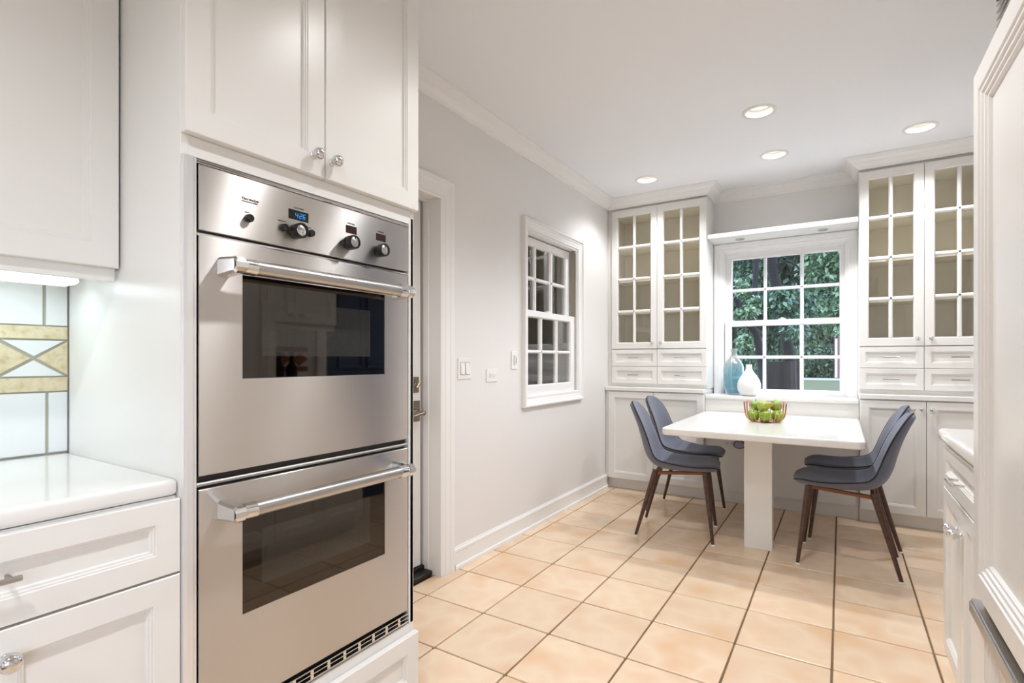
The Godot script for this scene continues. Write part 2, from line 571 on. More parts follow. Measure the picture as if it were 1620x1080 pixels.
func door_and_windows() -> void:
	# --- the door in the left wall, mostly hidden behind the oven tower (local x = d, z = towards the room)
	var dr := thing("door_1", "white outside door with nickel locks, half hidden behind the oven tower", "door", P(-1.845, 0, 1.36), 90, "", "structure")
	var s := Shape.new()
	s.box(0.012, 0.05, -0.16, 0.806, 2.05, -0.115, 0.002)
	put("leaf", s, M.trim, dr)
	s = Shape.new()
	s.box(0.806, 0.03, -0.165, 0.826, 2.05, -0.135)
	s.box(0.0, 2.05, -0.165, 0.826, 2.057, -0.135)
	put("weather_strip", s, M.dark, dr)
	s = Shape.new()
	s.box(0.826, 0.0, -0.185, 0.832, 2.058, -0.0)
	s.box(0.820, 0.0, -0.112, 0.827, 2.052, -0.070, 0.002)
	s.box(0.0, 2.050, -0.112, 0.826, 2.058, -0.07)
	put("jamb", s, M.trim, dr)
	s = Shape.new()
	var prof := [[0.0, 0.0], [0.0, 0.012], [0.008, 0.016], [0.012, 0.014], [0.03, 0.016], [0.034, 0.019], [0.07, 0.021], [0.076, 0.025], [0.10, 0.027], [0.106, 0.024], [0.106, 0.0]]
	var left := []
	for q in prof: left.push_front([-q[0], q[1]])
	s.sweep([Vector2(-0.004, 0.0), Vector2(-0.004, 2.053), Vector2(0.826, 2.053), Vector2(0.826, 0.0)], left, func(a, b, u): return Vector3(a, b, u))
	put("casing", s, M.trim, dr)
	s = Shape.new()
	s.box(0.0, 0.0, -0.115, 0.824, 0.028, -0.045, 0.004)
	s.box(0.0, 0.0, -0.185, 0.824, 0.048, -0.10, 0.004)
	put("threshold", s, M.sill_dark, dr)
	s = Shape.new()
	s.box(0.722, 1.0, -0.115, 0.788, 1.084, -0.109, 0.002)
	s.t = Transform3D(Basis(Vector3.RIGHT, PI / 2), Vector3(0.755, 1.042, -0.109))
	s.lathe([[0.016, 0.0], [0.015, 0.01], [0.0001, 0.012]], 20)
	s.t = Transform3D(Basis(Vector3.BACK, -0.7), Vector3(0.757, 1.042, -0.1))
	s.box(-0.007, -0.022, 0.0, 0.007, 0.022, 0.022, 0.003)
	put("deadbolt", s, M.nickel, dr)
	s = Shape.new()
	s.box(0.718, 0.842, -0.115, 0.796, 0.955, -0.109, 0.002)
	s.t = Transform3D(Basis(Vector3.RIGHT, PI / 2), Vector3(0.758, 0.892, -0.109))
	s.lathe([[0.022, 0.0], [0.018, 0.012], [0.010, 0.016], [0.009, 0.05], [0.013, 0.054], [0.013, 0.064], [0.0001, 0.068]], 20)
	s.t = Transform3D()
	s.tube(PackedVector3Array([Vector3(0.758, 0.892, -0.052), Vector3(0.73, 0.889, -0.050), Vector3(0.69, 0.882, -0.052), Vector3(0.65, 0.878, -0.056)]), [0.011, 0.009, 0.008, 0.007], 12)
	put("lever_handle", s, M.nickel, dr)
	# --- window in the left wall (local x = d - 3.0)
	var w2 := thing("window_2", "white double-hung interior window with twelve small panes in the left wall", "window", P(-1.845, 0, 3.0), 90, "", "structure")
	s = Shape.new()
	s.frame(0.055, 0.85, 1.012, 2.158, [[0.0, 0.0], [0.0, 0.028], [0.004, 0.031], [0.014, 0.031], [0.018, 0.022], [0.030, 0.020], [0.034, 0.016], [0.050, 0.013], [0.058, 0.009], [0.068, 0.009], [0.068, 0.0]])
	put("casing", s, M.trim, w2)
	s = Shape.new()
	s.box(0.095, 0.905, -0.10, 0.943, 0.926, 0.012, 0.003)
	put("sill", s, M.trim, w2)
	s = Shape.new()
	s.box(0.095, 0.926, -0.185, 0.108, 2.088, 0.0)
	s.box(0.930, 0.926, -0.185, 0.943, 2.088, 0.0)
	s.box(0.108, 2.075, -0.185, 0.930, 2.088, 0.0)
	put("jamb", s, M.trim, w2)
	s = Shape.new()
	s.box(0.915, 1.53, -0.045, 0.930, 2.075, -0.020)
	s.box(0.922, 1.53, -0.05, 0.928, 2.05, -0.012)
	put("sash_track", s, paint(Color(0.62, 0.58, 0.52), 0.5), w2)
	sash(w2, "upper_sash", [[0.155, 0.335], [0.371, 0.583], [0.629, 0.838]], [[1.784, 2.006], [1.541, 1.758]], 0.108, 1.49, 0.915, 2.066, -0.060)
	var lo := sash(w2, "lower_sash", [[0.130, 0.338], [0.372, 0.585], [0.620, 0.832]], [[1.248, 1.480], [0.998, 1.225]], 0.095, 0.926, 0.905, 1.530, -0.010)
	sash_lock(lo, Vector3(0.49, 1.53, -0.03))
	# --- garden window in the nook (local x = x, z towards the room from d = 4.925)
	var w1 := thing("window_1", "white double-hung garden window with twelve panes above the table", "window", P(0, 0, 4.925), 0, "", "structure")
	s = Shape.new()
	s.frame(-0.955, 0.80, 0.112, 2.194, [[0.0, 0.0], [0.0, 0.046], [0.003, 0.050], [0.016, 0.050], [0.020, 0.042], [0.034, 0.040], [0.040, 0.034], [0.056, 0.032], [0.062, 0.024], [0.080, 0.018], [0.084, -0.02], [0.084, -0.05]])
	put("casing", s, M.trim, w1)
	s = Shape.new()
	s.box(-0.872, 0.87, -0.17, -0.860, 2.112, 0.0)
	s.box(0.024, 0.87, -0.17, 0.036, 2.112, 0.0)
	s.box(-0.860, 2.100, -0.17, 0.024, 2.112, 0.0)
	s.box(-0.872, 0.85, -0.24, 0.036, 0.872, 0.0)
	put("jamb", s, M.trim, w1)
	sash(w1, "upper_sash", [[-0.814, -0.563], [-0.538, -0.288], [-0.262, -0.010]], [[1.797, 2.055], [1.517, 1.772]], -0.866, 1.475, 0.032, 2.106, -0.018)
	lo = sash(w1, "lower_sash", [[-0.814, -0.566], [-0.540, -0.288], [-0.260, -0.008]], [[1.213, 1.467], [0.928, 1.187]], -0.866, 0.872, 0.032, 1.516, 0.022)
	sash_lock(lo, Vector3(-0.418, 1.516, 0.005))
	s = Shape.new()
	s.box(-0.84, 1.516, 0.0, -0.79, 1.522, 0.02, 0.002)
	put("tilt_latch", s, M.plastic, lo)


# ------------------------------------------------------------------ cupboard pieces

func knob(parent: Node, at: Vector3, r := 0.0165) -> void:
	var s := Shape.new()
	s.t = Transform3D(Basis(Vector3.RIGHT, PI / 2), Vector3.ZERO)
	s.lathe([[0.010, 0.0], [0.010, 0.003], [0.010, 0.003], [0.0075, 0.005], [0.0068, 0.010], [r * 0.62, 0.013], [r * 0.92, 0.019], [r, 0.025], [r * 0.93, 0.032], [r * 0.66, 0.038], [r * 0.3, 0.0405], [0.0001, 0.041]], 24)
	put("knob", s, M.chrome, parent, at)

func pull(parent: Node, at: Vector3, half: float, m: Material = null) -> void:
	var s := Shape.new()
	s.tube(PackedVector3Array([Vector3(-half, 0, 0.03), Vector3(half, 0, 0.03)]), 0.0052, 10)
	for x in [-half + 0.012, half - 0.012]:
		s.tube(PackedVector3Array([Vector3(x, 0, 0), Vector3(x, 0, 0.03)]), 0.0042, 8)
	put("pull", s, m if m else M.satin, parent, at)

func front(called: String, parent: Node, x: float, y: float, w: float, h: float, z: float, fw := 0.055) -> MeshInstance3D:
	var s := Shape.new()
	s.panel(w, h, 0.02, fw)
	return put(called, s, M.cab, parent, Vector3(x, y, z))


# ------------------------------------------------------------------ oven tower

func oven_tower() -> void:
	# local x = d - 0.588, z = outwards from x = -1.24
	var t := thing("tall_cabinet", "tall white cabinet built round the double oven, with two upper doors", "cabinet", P(-1.24, 0, 0.588), 90)
	var s := Shape.new()
	s.box(0.0, 0.0, -0.626, 0.018, 2.60, 0.0, 0.001)
	s.box(0.730, 0.0, -0.60, 0.746, 2.60, 0.0, 0.001)
	s.box(0.018, 0.10, -0.60, 0.730, 0.285, -0.001)
	s.box(0.018, 0.0, -0.60, 0.730, 0.10, -0.06)
	s.box(0.018, 1.640, -0.60, 0.730, 2.60, -0.001)
	s.box(0.724, 0.285, -0.02, 0.7445, 1.66, 0.0, 0.001)
	s.box(0.018, 0.285, -0.62, 0.730, 1.640, -0.585)
	s.box(0.0, 2.60, -0.60, 0.746, 2.63, 0.04)
	put("body", s, M.cab, t)
	var dl := front("door", t, 0.001, 1.685, 0.3665, 0.90, 0.001, 0.054)
	knob(dl, Vector3(0.328, 0.052, 0.02))
	var dr := front("door", t, 0.3705, 1.685, 0.3795, 0.90, 0.001, 0.054)
	knob(dr, Vector3(0.020, 0.052, 0.02))
	front("drawer", t, 0.001, 0.055, 0.749, 0.20, 0.001, 0.054)
	# --- the double oven, local x = d - 0.622, y = 0 at its bottom edge (0.294)
	var o := thing("double_oven", "stainless steel double wall oven with blue clock reading 4:26", "oven", P(-1.24, 0.294, 0.622), 90)
	s = Shape.new()
	s.box(0.003, 0.0, -0.56, 0.684, 1.334, -0.016)
	put("body", s, M.dark, o)
	s = Shape.new()
	var strip := [[-0.030, -0.010], [-0.034, 0.0], [-0.031, 0.008], [-0.024, 0.010], [-0.012, 0.010], [-0.008, 0.004], [-0.002, 0.004], [-0.002, -0.014]]
	var a := PackedVector3Array()
	var b := PackedVector3Array()
	for q in strip:
		a.push_back(Vector3(q[0], -0.2, q[1]))
		b.push_back(Vector3(q[0], 1.343, q[1]))
	s.loft([b, a])
	put("side_trim", s, M.trim_metal, o)
	s = Shape.new()
	s.box(-0.002, 1.334, -0.014, 0.688, 1.341, 0.002, 0.001)
	put("top_trim", s, M.chrome, o)
	# control panel
	s = Shape.new()
	s.box(0.005, 1.183, -0.018, 0.687, 1.333, 0.0, 0.0015)
	var cp := put("control_panel", s, M.steel, o)
	for q in [[0.122, 1.234], [0.217, 1.232], [0.299, 1.233]]:
		s = Shape.new()
		s.t = Transform3D(Basis(Vector3.RIGHT, PI / 2), Vector3(q[0], q[1], 0))
		s.lathe([[0.0098, 0.0], [0.0098, 0.011], [0.0085, 0.0135], [0.0085, 0.0135], [0.0001, 0.0125]], 24)
		put("button", s, M.black, cp)
	for k in 3:
		var q: Array = [[0.252, 1.228], [0.430, 1.231], [0.549, 1.229]][k]
		s = Shape.new()
		s.t = Transform3D(Basis(Vector3.RIGHT, PI / 2), Vector3(q[0], q[1], 0))
		s.lathe([[0.0185, 0.0], [0.0185, 0.004], [0.0185, 0.004], [0.0205, 0.006], [0.0205, 0.030], [0.0195, 0.034], [0.0195, 0.034], [0.0160, 0.034], [0.0160, 0.034], [0.0155, 0.031], [0.0001, 0.031]], 36)
		var dial := put("dial", s, M.black, cp)
		s = Shape.new()
		s.t = Transform3D(Basis(Vector3.RIGHT, PI / 2), Vector3(q[0], q[1], 0))
		s.lathe([[0.0154, 0.0315], [0.0145, 0.033], [0.0001, 0.0335]], 36)
		put("dial_face", s, M.satin if k else M.chrome, dial)
		if k:
			s = Shape.new()
			s.box(q[0] - 0.0012, q[1] + 0.008, 0.031, q[0] + 0.0012, q[1] + 0.0165, 0.0345)
			put("pointer", s, M.black, dial)
	s = Shape.new()
	s.box(0.234, 1.261, -0.004, 0.295, 1.287, 0.0006)
	var clock := put("clock_display", s, paint(Color(0.09, 0.10, 0.105), 0.15), cp)
	s = Shape.new()
	var segs := {"4": "bcfg", "2": "abged", "6": "acdefg"}
	var cx := 0.2535
	for ch in ["4", "2", "6"]:
		for sg in segs[ch]:
			digit_bar(s, cx, 1.2675, sg)
		cx += 0.0105 if ch == "2" else 0.0125
	s.box(0.2625, 1.2700, 0.0007, 0.2635, 1.2712, 0.0012)
	s.box(0.2630, 1.2748, 0.0007, 0.2640, 1.2760, 0.0012)
	put("clock_digits", s, glow(Color(0.16, 0.55, 0.85), 0.6), clock)
	for q in [[0.4235, 0.464], [0.542, 0.583]]:
		s = Shape.new()
		s.box(q[0], 1.2625, -0.004, q[1], 1.285, 0.0006)
		put("temperature_display", s, paint(Color(0.20, 0.12, 0.11), 0.15), cp)
	lettering(cp, "Thermador", 0.105, 1.277, 0.0455, true, "brand_lettering")
	for q in [["PROFESSIONAL SERIES", 0.106, 1.2725, 0.041], ["LIGHT", 0.114, 1.247, 0.011], ["CLOCK/TIMER", 0.250, 1.2905, 0.030], ["TIMER ON/OFF", 0.202, 1.247, 0.024], ["RESET", 0.290, 1.246, 0.013], ["UPPER OVEN", 0.430, 1.2885, 0.025], ["LOWER OVEN", 0.549, 1.2885, 0.025]]:
		lettering(cp, q[0], q[1], q[2], q[3], false, "small_lettering")
	# bright bar between panel and upper door
	s = Shape.new()
	s.box(0.0, 1.170, -0.02, 0.688, 1.179, -0.003, 0.003)
	put("divider_bar", s, M.chrome, o)
	oven_door(o, 0.618, 0.552, 0.839, 1.093, 1.104, [0.896, 1.037])
	s = Shape.new()
	s.box(0.0, 0.594, -0.02, 0.688, 0.603, -0.001, 0.003)
	put("divider_bar", s, M.satin, o)
	s = Shape.new()
	s.box(0.004, 0.603, -0.02, 0.684, 0.617, -0.012)
	put("vent_slot", s, M.black, o)
	oven_door(o, 0.039, 0.548, 0.261, 0.494, 0.530, [0.319, 0.458])
	# toe vent: two rails and uprights
	s = Shape.new()
	s.box(0.0, 0.0, -0.02, 0.688, 0.004, 0.004, 0.001)
	s.box(0.0, 0.0135, -0.006, 0.688, 0.0165, 0.004, 0.001)
	s.box(0.0, 0.026, -0.02, 0.688, 0.0295, 0.004, 0.001)
	for k in 12:
		s.box(0.02 + k * 0.056, 0.002, -0.004, 0.030 + k * 0.056, 0.028, 0.003)
	put("toe_vent", s, M.chrome, o)

func digit_bar(s: Shape, x: float, y: float, sg: String) -> void:
	var w := 0.0068
	var h := 0.0125
	var bars := {"a": [0, h, w, h], "d": [0, 0, w, 0], "g": [0, h / 2, w, h / 2], "b": [w, h / 2, w, h], "c": [w, 0, w, h / 2], "f": [0, h / 2, 0, h], "e": [0, 0, 0, h / 2]}
	var q: Array = bars[sg]
	var lean := 0.14
	var th := 0.0007
	var x0: float = x + q[0] + lean * q[1]
	var x1: float = x + q[2] + lean * q[3]
	if q[1] == q[3]:
		s.box(x0 - th * 0.3, y + q[1] - th, 0.0007, x1 + th * 0.3, y + q[1] + th, 0.0012)
	else:
		var a := PackedVector3Array()
		var b := PackedVector3Array()
		for e in [Vector2(x0 - th, y + q[1]), Vector2(x0 + th, y + q[1]), Vector2(x1 + th, y + q[3]), Vector2(x1 - th, y + q[3])]:
			a.append(Vector3(e.x, e.y, 0.0007))
			b.append(Vector3(e.x, e.y, 0.0012))
		s.loft([a, b])

func lettering(parent: Node, text: String, x: float, y: float, width: float, serif: bool, called: String) -> void:
	var f := SystemFont.new()
	f.font_names = PackedStringArray(["Droid Serif" if serif else "Droid Sans"])
	if serif:
		f.font_italic = true
		f.font_weight = 700
	var tm := TextMesh.new()
	tm.text = text
	tm.font = f
	tm.font_size = 32
	tm.depth = 0.02
	tm.pixel_size = 0.01
	tm.horizontal_alignment = HORIZONTAL_ALIGNMENT_LEFT
	tm.vertical_alignment = VERTICAL_ALIGNMENT_BOTTOM
	var size := tm.get_aabb().size.x
	var o := MeshInstance3D.new()
	o.name = called
	o.mesh = tm
	o.material_override = paint(Color(0.05, 0.05, 0.05) if serif else Color(0.30, 0.29, 0.28), 0.5)
	parent.add_child(o, true)
	var k := width / maxf(size, 0.001)
	o.scale = Vector3(k, k, 0.03)
	o.position = Vector3(x, y, 0.0004)

func oven_door(o: Node, y: float, h: float, gy0: float, gy1: float, hy: float, scr: Array) -> void:
	var s := Shape.new()
	var gx0 := 0.108
	var gx1 := 0.580
	var rings := [s.rect(0.005, y, 0.684, y + h, -0.014), s.rect(0.005, y, 0.684, y + h, -0.0015), s.rect(0.0065, y + 0.0015, 0.6825, y + h - 0.0015, 0.0), s.rect(gx0, gy0, gx1, gy1, 0.0), s.rect(gx0, gy0, gx1, gy1, -0.014)]
	s.loft(rings, false, false, true)
	var d := put("oven_door", s, M.steel, o)
	s = Shape.new()
	s.box(gx0, gy0, -0.012, gx1, gy1, -0.002)
	put("door_glass", s, M.oven_glass, d)
	# printed dot screen: a shallow sheet of small lozenges on the glass
	s = Shape.new()
	s.flat()
	var n := 0
	var yy: float = scr[0]
	while yy < scr[1]:
		var xx := 0.161 + (0.0024 if n % 2 else 0.0)
		while xx < 0.521:
			s.quad(Vector3(xx - 0.0015, yy, -0.0019), Vector3(xx, yy - 0.0011, -0.0019), Vector3(xx + 0.0015, yy, -0.0019), Vector3(xx, yy + 0.0011, -0.0019))
			xx += 0.0048
		yy += 0.0019
		n += 1
	put("dot_screen", s, M.dots if M.has("dots") else paint(Color(0.30, 0.29, 0.27), 0.5), d).set_meta("kind", "stuff")
	# handle: two cast brackets and a brushed bar
	s = Shape.new()
	s.tube(PackedVector3Array([Vector3(0.075, hy, 0.058), Vector3(0.614, hy, 0.058)]), 0.0178, 28)
	var hd := put("handle", s, M.steel_bar if M.has("steel_bar") else M.satin, d)
	for x in [0.062, 0.626]:
		s = Shape.new()
		var side: float = -1.0 if x < 0.3 else 1.0
		rings = []
		for q in [[0.0, 0.024], [0.004, 0.0235], [0.034, 0.021], [0.050, 0.0195], [0.066, 0.0195], [0.074, 0.015], [0.0785, 0.006]]:
			var rr: float = q[1]
			rings.append(s.oct(x - 0.015, hy - rr, x + 0.015, hy + rr, q[0], minf(0.006, rr * 0.4)))
		s.loft(rings)
		s.t = Transform3D(Basis(Vector3.BACK, PI / 2 * side), Vector3(x - side * 0.012, hy, 0.058))
		s.lathe([[0.0192, 0.0], [0.0192, 0.030], [0.0192, 0.030], [0.0178, 0.031]], 28)
		put("handle_bracket", s, M.chrome, hd)


# ------------------------------------------------------------------ left run: counter, base, upper cabinet, splashback

func left_kitchen() -> void:
	var s := Shape.new()
	var plan := PackedVector2Array([Vector2(-1.868, -1.2), Vector2(-1.246, -1.2)])
	for k in 5:
		var a := PI / 2 * k / 4
		plan.append(Vector2(-1.256 + 0.010 * cos(a), 0.577 + 0.010 * sin(a)))
	plan.append(Vector2(-1.868, 0.587))
	s.slab(plan, 0.880, 0.915, 0.010)
	tag(put("countertop", s, M.quartz), "glossy white countertop left of the oven under the cabinet light", "countertop")
	# base cabinet (local x = d + 1.2)
	var c := thing("base_cabinet", "white base cabinet with bar-pull drawer left of the ovens", "cabinet", P(-1.255, 0, -1.2), 90)
	s = Shape.new()
	s.box(0.0, 0.10, -0.62, 1.785, 0.878, 0.0)
	s.box(0.0, 0.0, -0.62, 1.785, 0.10, -0.06)
	put("body", s, M.cab, c)
	for k in 3:
		var x0: float = [-0.115 + 0.0, 0.485, 1.138][k]
		if k == 0: x0 = 0.0
		var w: float = [0.482, 0.650, 0.648][k]
		var d := front("drawer", c, x0, 0.713, w, 0.161, 0.0, 0.047)
		pull(d, Vector3(w / 2, 0.088, 0.02), 0.052)
		var half := (w - 0.003) / 2
		for q in 2:
			var dd := front("door", c, x0 + q * (half + 0.003), 0.105, half, 0.603, 0.0, 0.052)
			knob(dd, Vector3(0.037 if q else half - 0.037, 0.552, 0.02), 0.0175)
	# upper cabinet (local x = d + 0.4)
	var u := thing("upper_cabinet", "white upper cabinet above the lit splashback at far left", "cabinet", P(-1.55, 0, -0.4), 90)
	s = Shape.new()
	s.box(0.0, 1.405, -0.316, 0.980, 2.50, 0.0)
	s.box(0.0, 1.376, -0.018, 0.980, 1.406, 0.0, 0.001)
	put("body", s, M.cab, u)
	var d1 := front("door", u, 0.49, 1.408, 0.492, 1.05, 0.0005, 0.057)
	knob(d1, Vector3(0.03, 0.05, 0.02))
	front("door", u, 0.0, 1.408, 0.487, 1.05, 0.0005, 0.057)
	# strip light under it
	var l := thing("under_cabinet_light", "slim glowing strip light under the far left upper cabinet", "strip light", P(-1.72, 1.405, 0.24), 90)
	s = Shape.new()
	s.box(-0.28, -0.012, -0.05, 0.315, 0.0, 0.05, 0.002)
	put("housing", s, M.plastic, l)
	s = Shape.new()
	s.box(-0.275, -0.030, -0.045, 0.310, -0.012, 0.045, 0.006)
	put("lens", s, glow(Color(0.93, 0.98, 1.0), 2.2), l)
	s = Shape.new()
	s.box(0.16, -0.036, -0.01, 0.18, -0.030, 0.01, 0.002)
	put("switch", s, M.plastic, l)
	var al := AreaLight3D.new()
	al.name = "strip_glow"
	al.area_size = Vector2(0.08, 0.55)
	al.rotation_degrees.x = -90
	al.set("area_range", 6.0)
	grow_light(al, P(-1.72, 1.372, 0.255), Color(0.86, 0.97, 1.0), 0.055, 0.05)
	# splashback tiles: pieces of the kitchen wall (local x = d, y, z = out of the wall)
	var wall := get_node("wall_kitchen")
	var base := Node3D.new()
	base.name = "splashback"
	wall.add_child(base)
	base.position = P(-1.88, 0, 0)
	base.rotation_degrees.y = 90
	s = Shape.new()
	s.box(-0.3, 0.915, 0.0, 0.588, 1.405, 0.005)
	put("grout_bed", s, M.wall_grout, base)
	var rng := RandomNumberGenerator.new()
	rng.seed = 77
	for row in [[0.919, 1.088, 0.540], [1.275, 1.402, 0.534]]:
		var x1 := 0.5855
		var x0: float = row[2] + 0.004
		while x1 > -0.25:
			piece(base, [Vector2(x0, row[0]), Vector2(x1, row[0]), Vector2(x1, row[1]), Vector2(x0, row[1])], M.white_tile, rng)
			x1 = x0 - 0.007
			x0 = x1 - 0.152
	for row in [[1.092, 1.130], [1.237, 1.272]]:
		var x1 := 0.5865
		while x1 > -0.25:
			piece(base, [Vector2(x1 - 0.296, row[0]), Vector2(x1, row[0]), Vector2(x1, row[1]), Vector2(x1 - 0.296, row[1])], M.travertine, rng)
			x1 -= 0.300
	for k in 6:
		var x := 0.512 - 0.15 * k
		piece(base, [Vector2(x - 0.066, 1.2325), Vector2(x, 1.1885), Vector2(x + 0.066, 1.2325)], M.white_tile, rng)
		piece(base, [Vector2(x - 0.066, 1.134), Vector2(x + 0.066, 1.134), Vector2(x, 1.178)], M.white_tile, rng)
		if k == 0:
			piece(base, [Vector2(x + 0.006, 1.183), Vector2(0.5865, 1.1345), Vector2(0.5865, 1.2315)], M.travertine, rng)
		piece(base, [Vector2(x - 0.006, 1.183), Vector2(x - 0.075, 1.229), Vector2(x - 0.144, 1.183), Vector2(x - 0.075, 1.137)], M.travertine, rng)

func piece(parent: Node, pts: Array, m: Material, rng: RandomNumberGenerator) -> void:
	var s := Shape.new()
	var c := Vector2.ZERO
	for p in pts: c += p / pts.size()
	var rings := []
	var h := rng.randf_range(0.0095, 0.0115)
	for q in [[1.0, 0.0], [1.0, h - 0.0025], [0.985, h - 0.0008], [0.95, h]]:
		var ring := PackedVector3Array()
		for p in pts:
			var v: Vector2 = p - c
			var sh: float = 1.0 - (1.0 - q[0]) * 0.06 / maxf(v.length(), 0.02)
			ring.append(Vector3(c.x + v.x * sh, c.y + v.y * sh, q[1]))
		rings.append(ring)
	s.loft(rings)
	put("tile", s, m, parent)


# ------------------------------------------------------------------ the nook's built-in cupboards

func glass_door(parent: Node, x: float, y: float, w: float, h: float, z: float, knob_right: bool) -> void:
	# door x,y = lower left corner; stiles 0.058, 2 x 4 panes
	var gx0 := 0.058
	var gx1 := w - 0.058
	var mid := w / 2
	var cols := [[gx0, mid - 0.0125], [mid + 0.0125, gx1]]
	var rows := []
	var gy1 := h - 0.060
	var rh := (h - 0.060 - 0.059 - 3 * 0.026) / 4
	for k in 4:
		var top: float = gy1 - k * (rh + 0.026)
		rows.append([top - rh, top])
	var holder := Node3D.new()
	var d := sash(parent, "door", cols, rows, 0, 0, w, h, 0.022)
	holder.free()
	for c in d.get_children():
		if str(c.name).begins_with("glazing"): (c as MeshInstance3D).material_override = M.cab
	(d as MeshInstance3D).material_override = M.cab
	d.position = Vector3(x, y, z)
	knob(d, Vector3(w - 0.036 if knob_right else 0.036, 0.048, 0.022), 0.015)

func hutch(called: String, label: String, x0: float, x1: float, split: float, dl: float, dr: float) -> void:
	var o := thing(called, label, "cabinet", P(x0, 0, 4.62), 0.0)
	var w := x1 - x0
	var s := Shape.new()
	s.box(0.0, 0.932, -0.305, 0.018, 2.60, 0.0)
	s.box(w - 0.018, 0.932, -0.305, w, 2.60, 0.0)
	s.box(0.018, 0.945, -0.305, w - 0.018, 1.285, -0.002)
	s.box(0.018, 2.50, -0.305, w - 0.018, 2.60, 0.0)
	s.box(split - x0 - 0.01, 1.285, -0.02, split - x0 + 0.01, 2.50, 0.0)
	s.box(0.0, 0.932, -0.01, w, 0.962, -0.001)
	put("body", s, M.cab, o)
	s = Shape.new()
	s.box(0.018, 1.285, -0.305, w - 0.018, 2.50, -0.295)
	s.box(0.0182, 1.285, -0.295, 0.0225, 2.50, -0.02)
	s.box(w - 0.0225, 1.285, -0.295, w - 0.0182, 2.50, -0.02)
	s.box(0.0225, 1.285, -0.295, w - 0.0225, 1.289, -0.02)
	s.box(0.0225, 2.496, -0.295, w - 0.0225, 2.50, -0.02)
	put("lining", s, M.cream, o)
	for y in [1.605, 1.899, 2.193]:
		s = Shape.new()
		s.box(0.023, y - 0.009, -0.294, w - 0.023, y + 0.009, -0.025, 0.001)
		put("shelf", s, M.cream, o)
	glass_door(o, dl - x0, 1.277, split - 0.0015 - dl, 1.270, 0.0005, true)
	glass_door(o, split + 0.0015 - x0, 1.277, dr - split - 0.0015, 1.270, 0.0005, false)
	for y in [0.964, 1.119]:
		for q in [[dl, split - 0.0015], [split + 0.0015, dr]]:
			var d := front("drawer", o, q[0] - x0, y, q[1] - q[0], 0.152, 0.0005, 0.036)
			pull(d, Vector3((q[1] - q[0]) / 2, 0.078, 0.02), 0.048)

func low_cabinet(called: String, label: String, x0: float, x1: float, split: float, dl: float, dr: float) -> void:
	var o := thing(called, label, "cabinet", P(x0, 0, 4.56), 0.0)
	var w := x1 - x0
	var s := Shape.new()
	s.box(0.0, 0.098, -0.36, w, 0.896, 0.0)
	s.box(0.0, 0.0, -0.36, w, 0.098, -0.055)
	put("body", s, M.cab, o)
	s = Shape.new()
	s.box(0.0, 0.0, -0.056, w, 0.010, -0.046)
	for q in [[dl, split - 0.0015, true], [split + 0.0015, dr, false]]:
		var d := front("door", o, q[0] - x0, 0.10, q[1] - q[0], 0.789, 0.0005, 0.053)
		knob(d, Vector3((q[1] - q[0] - 0.027) if q[2] else 0.027, 0.738, 0.02), 0.0135)

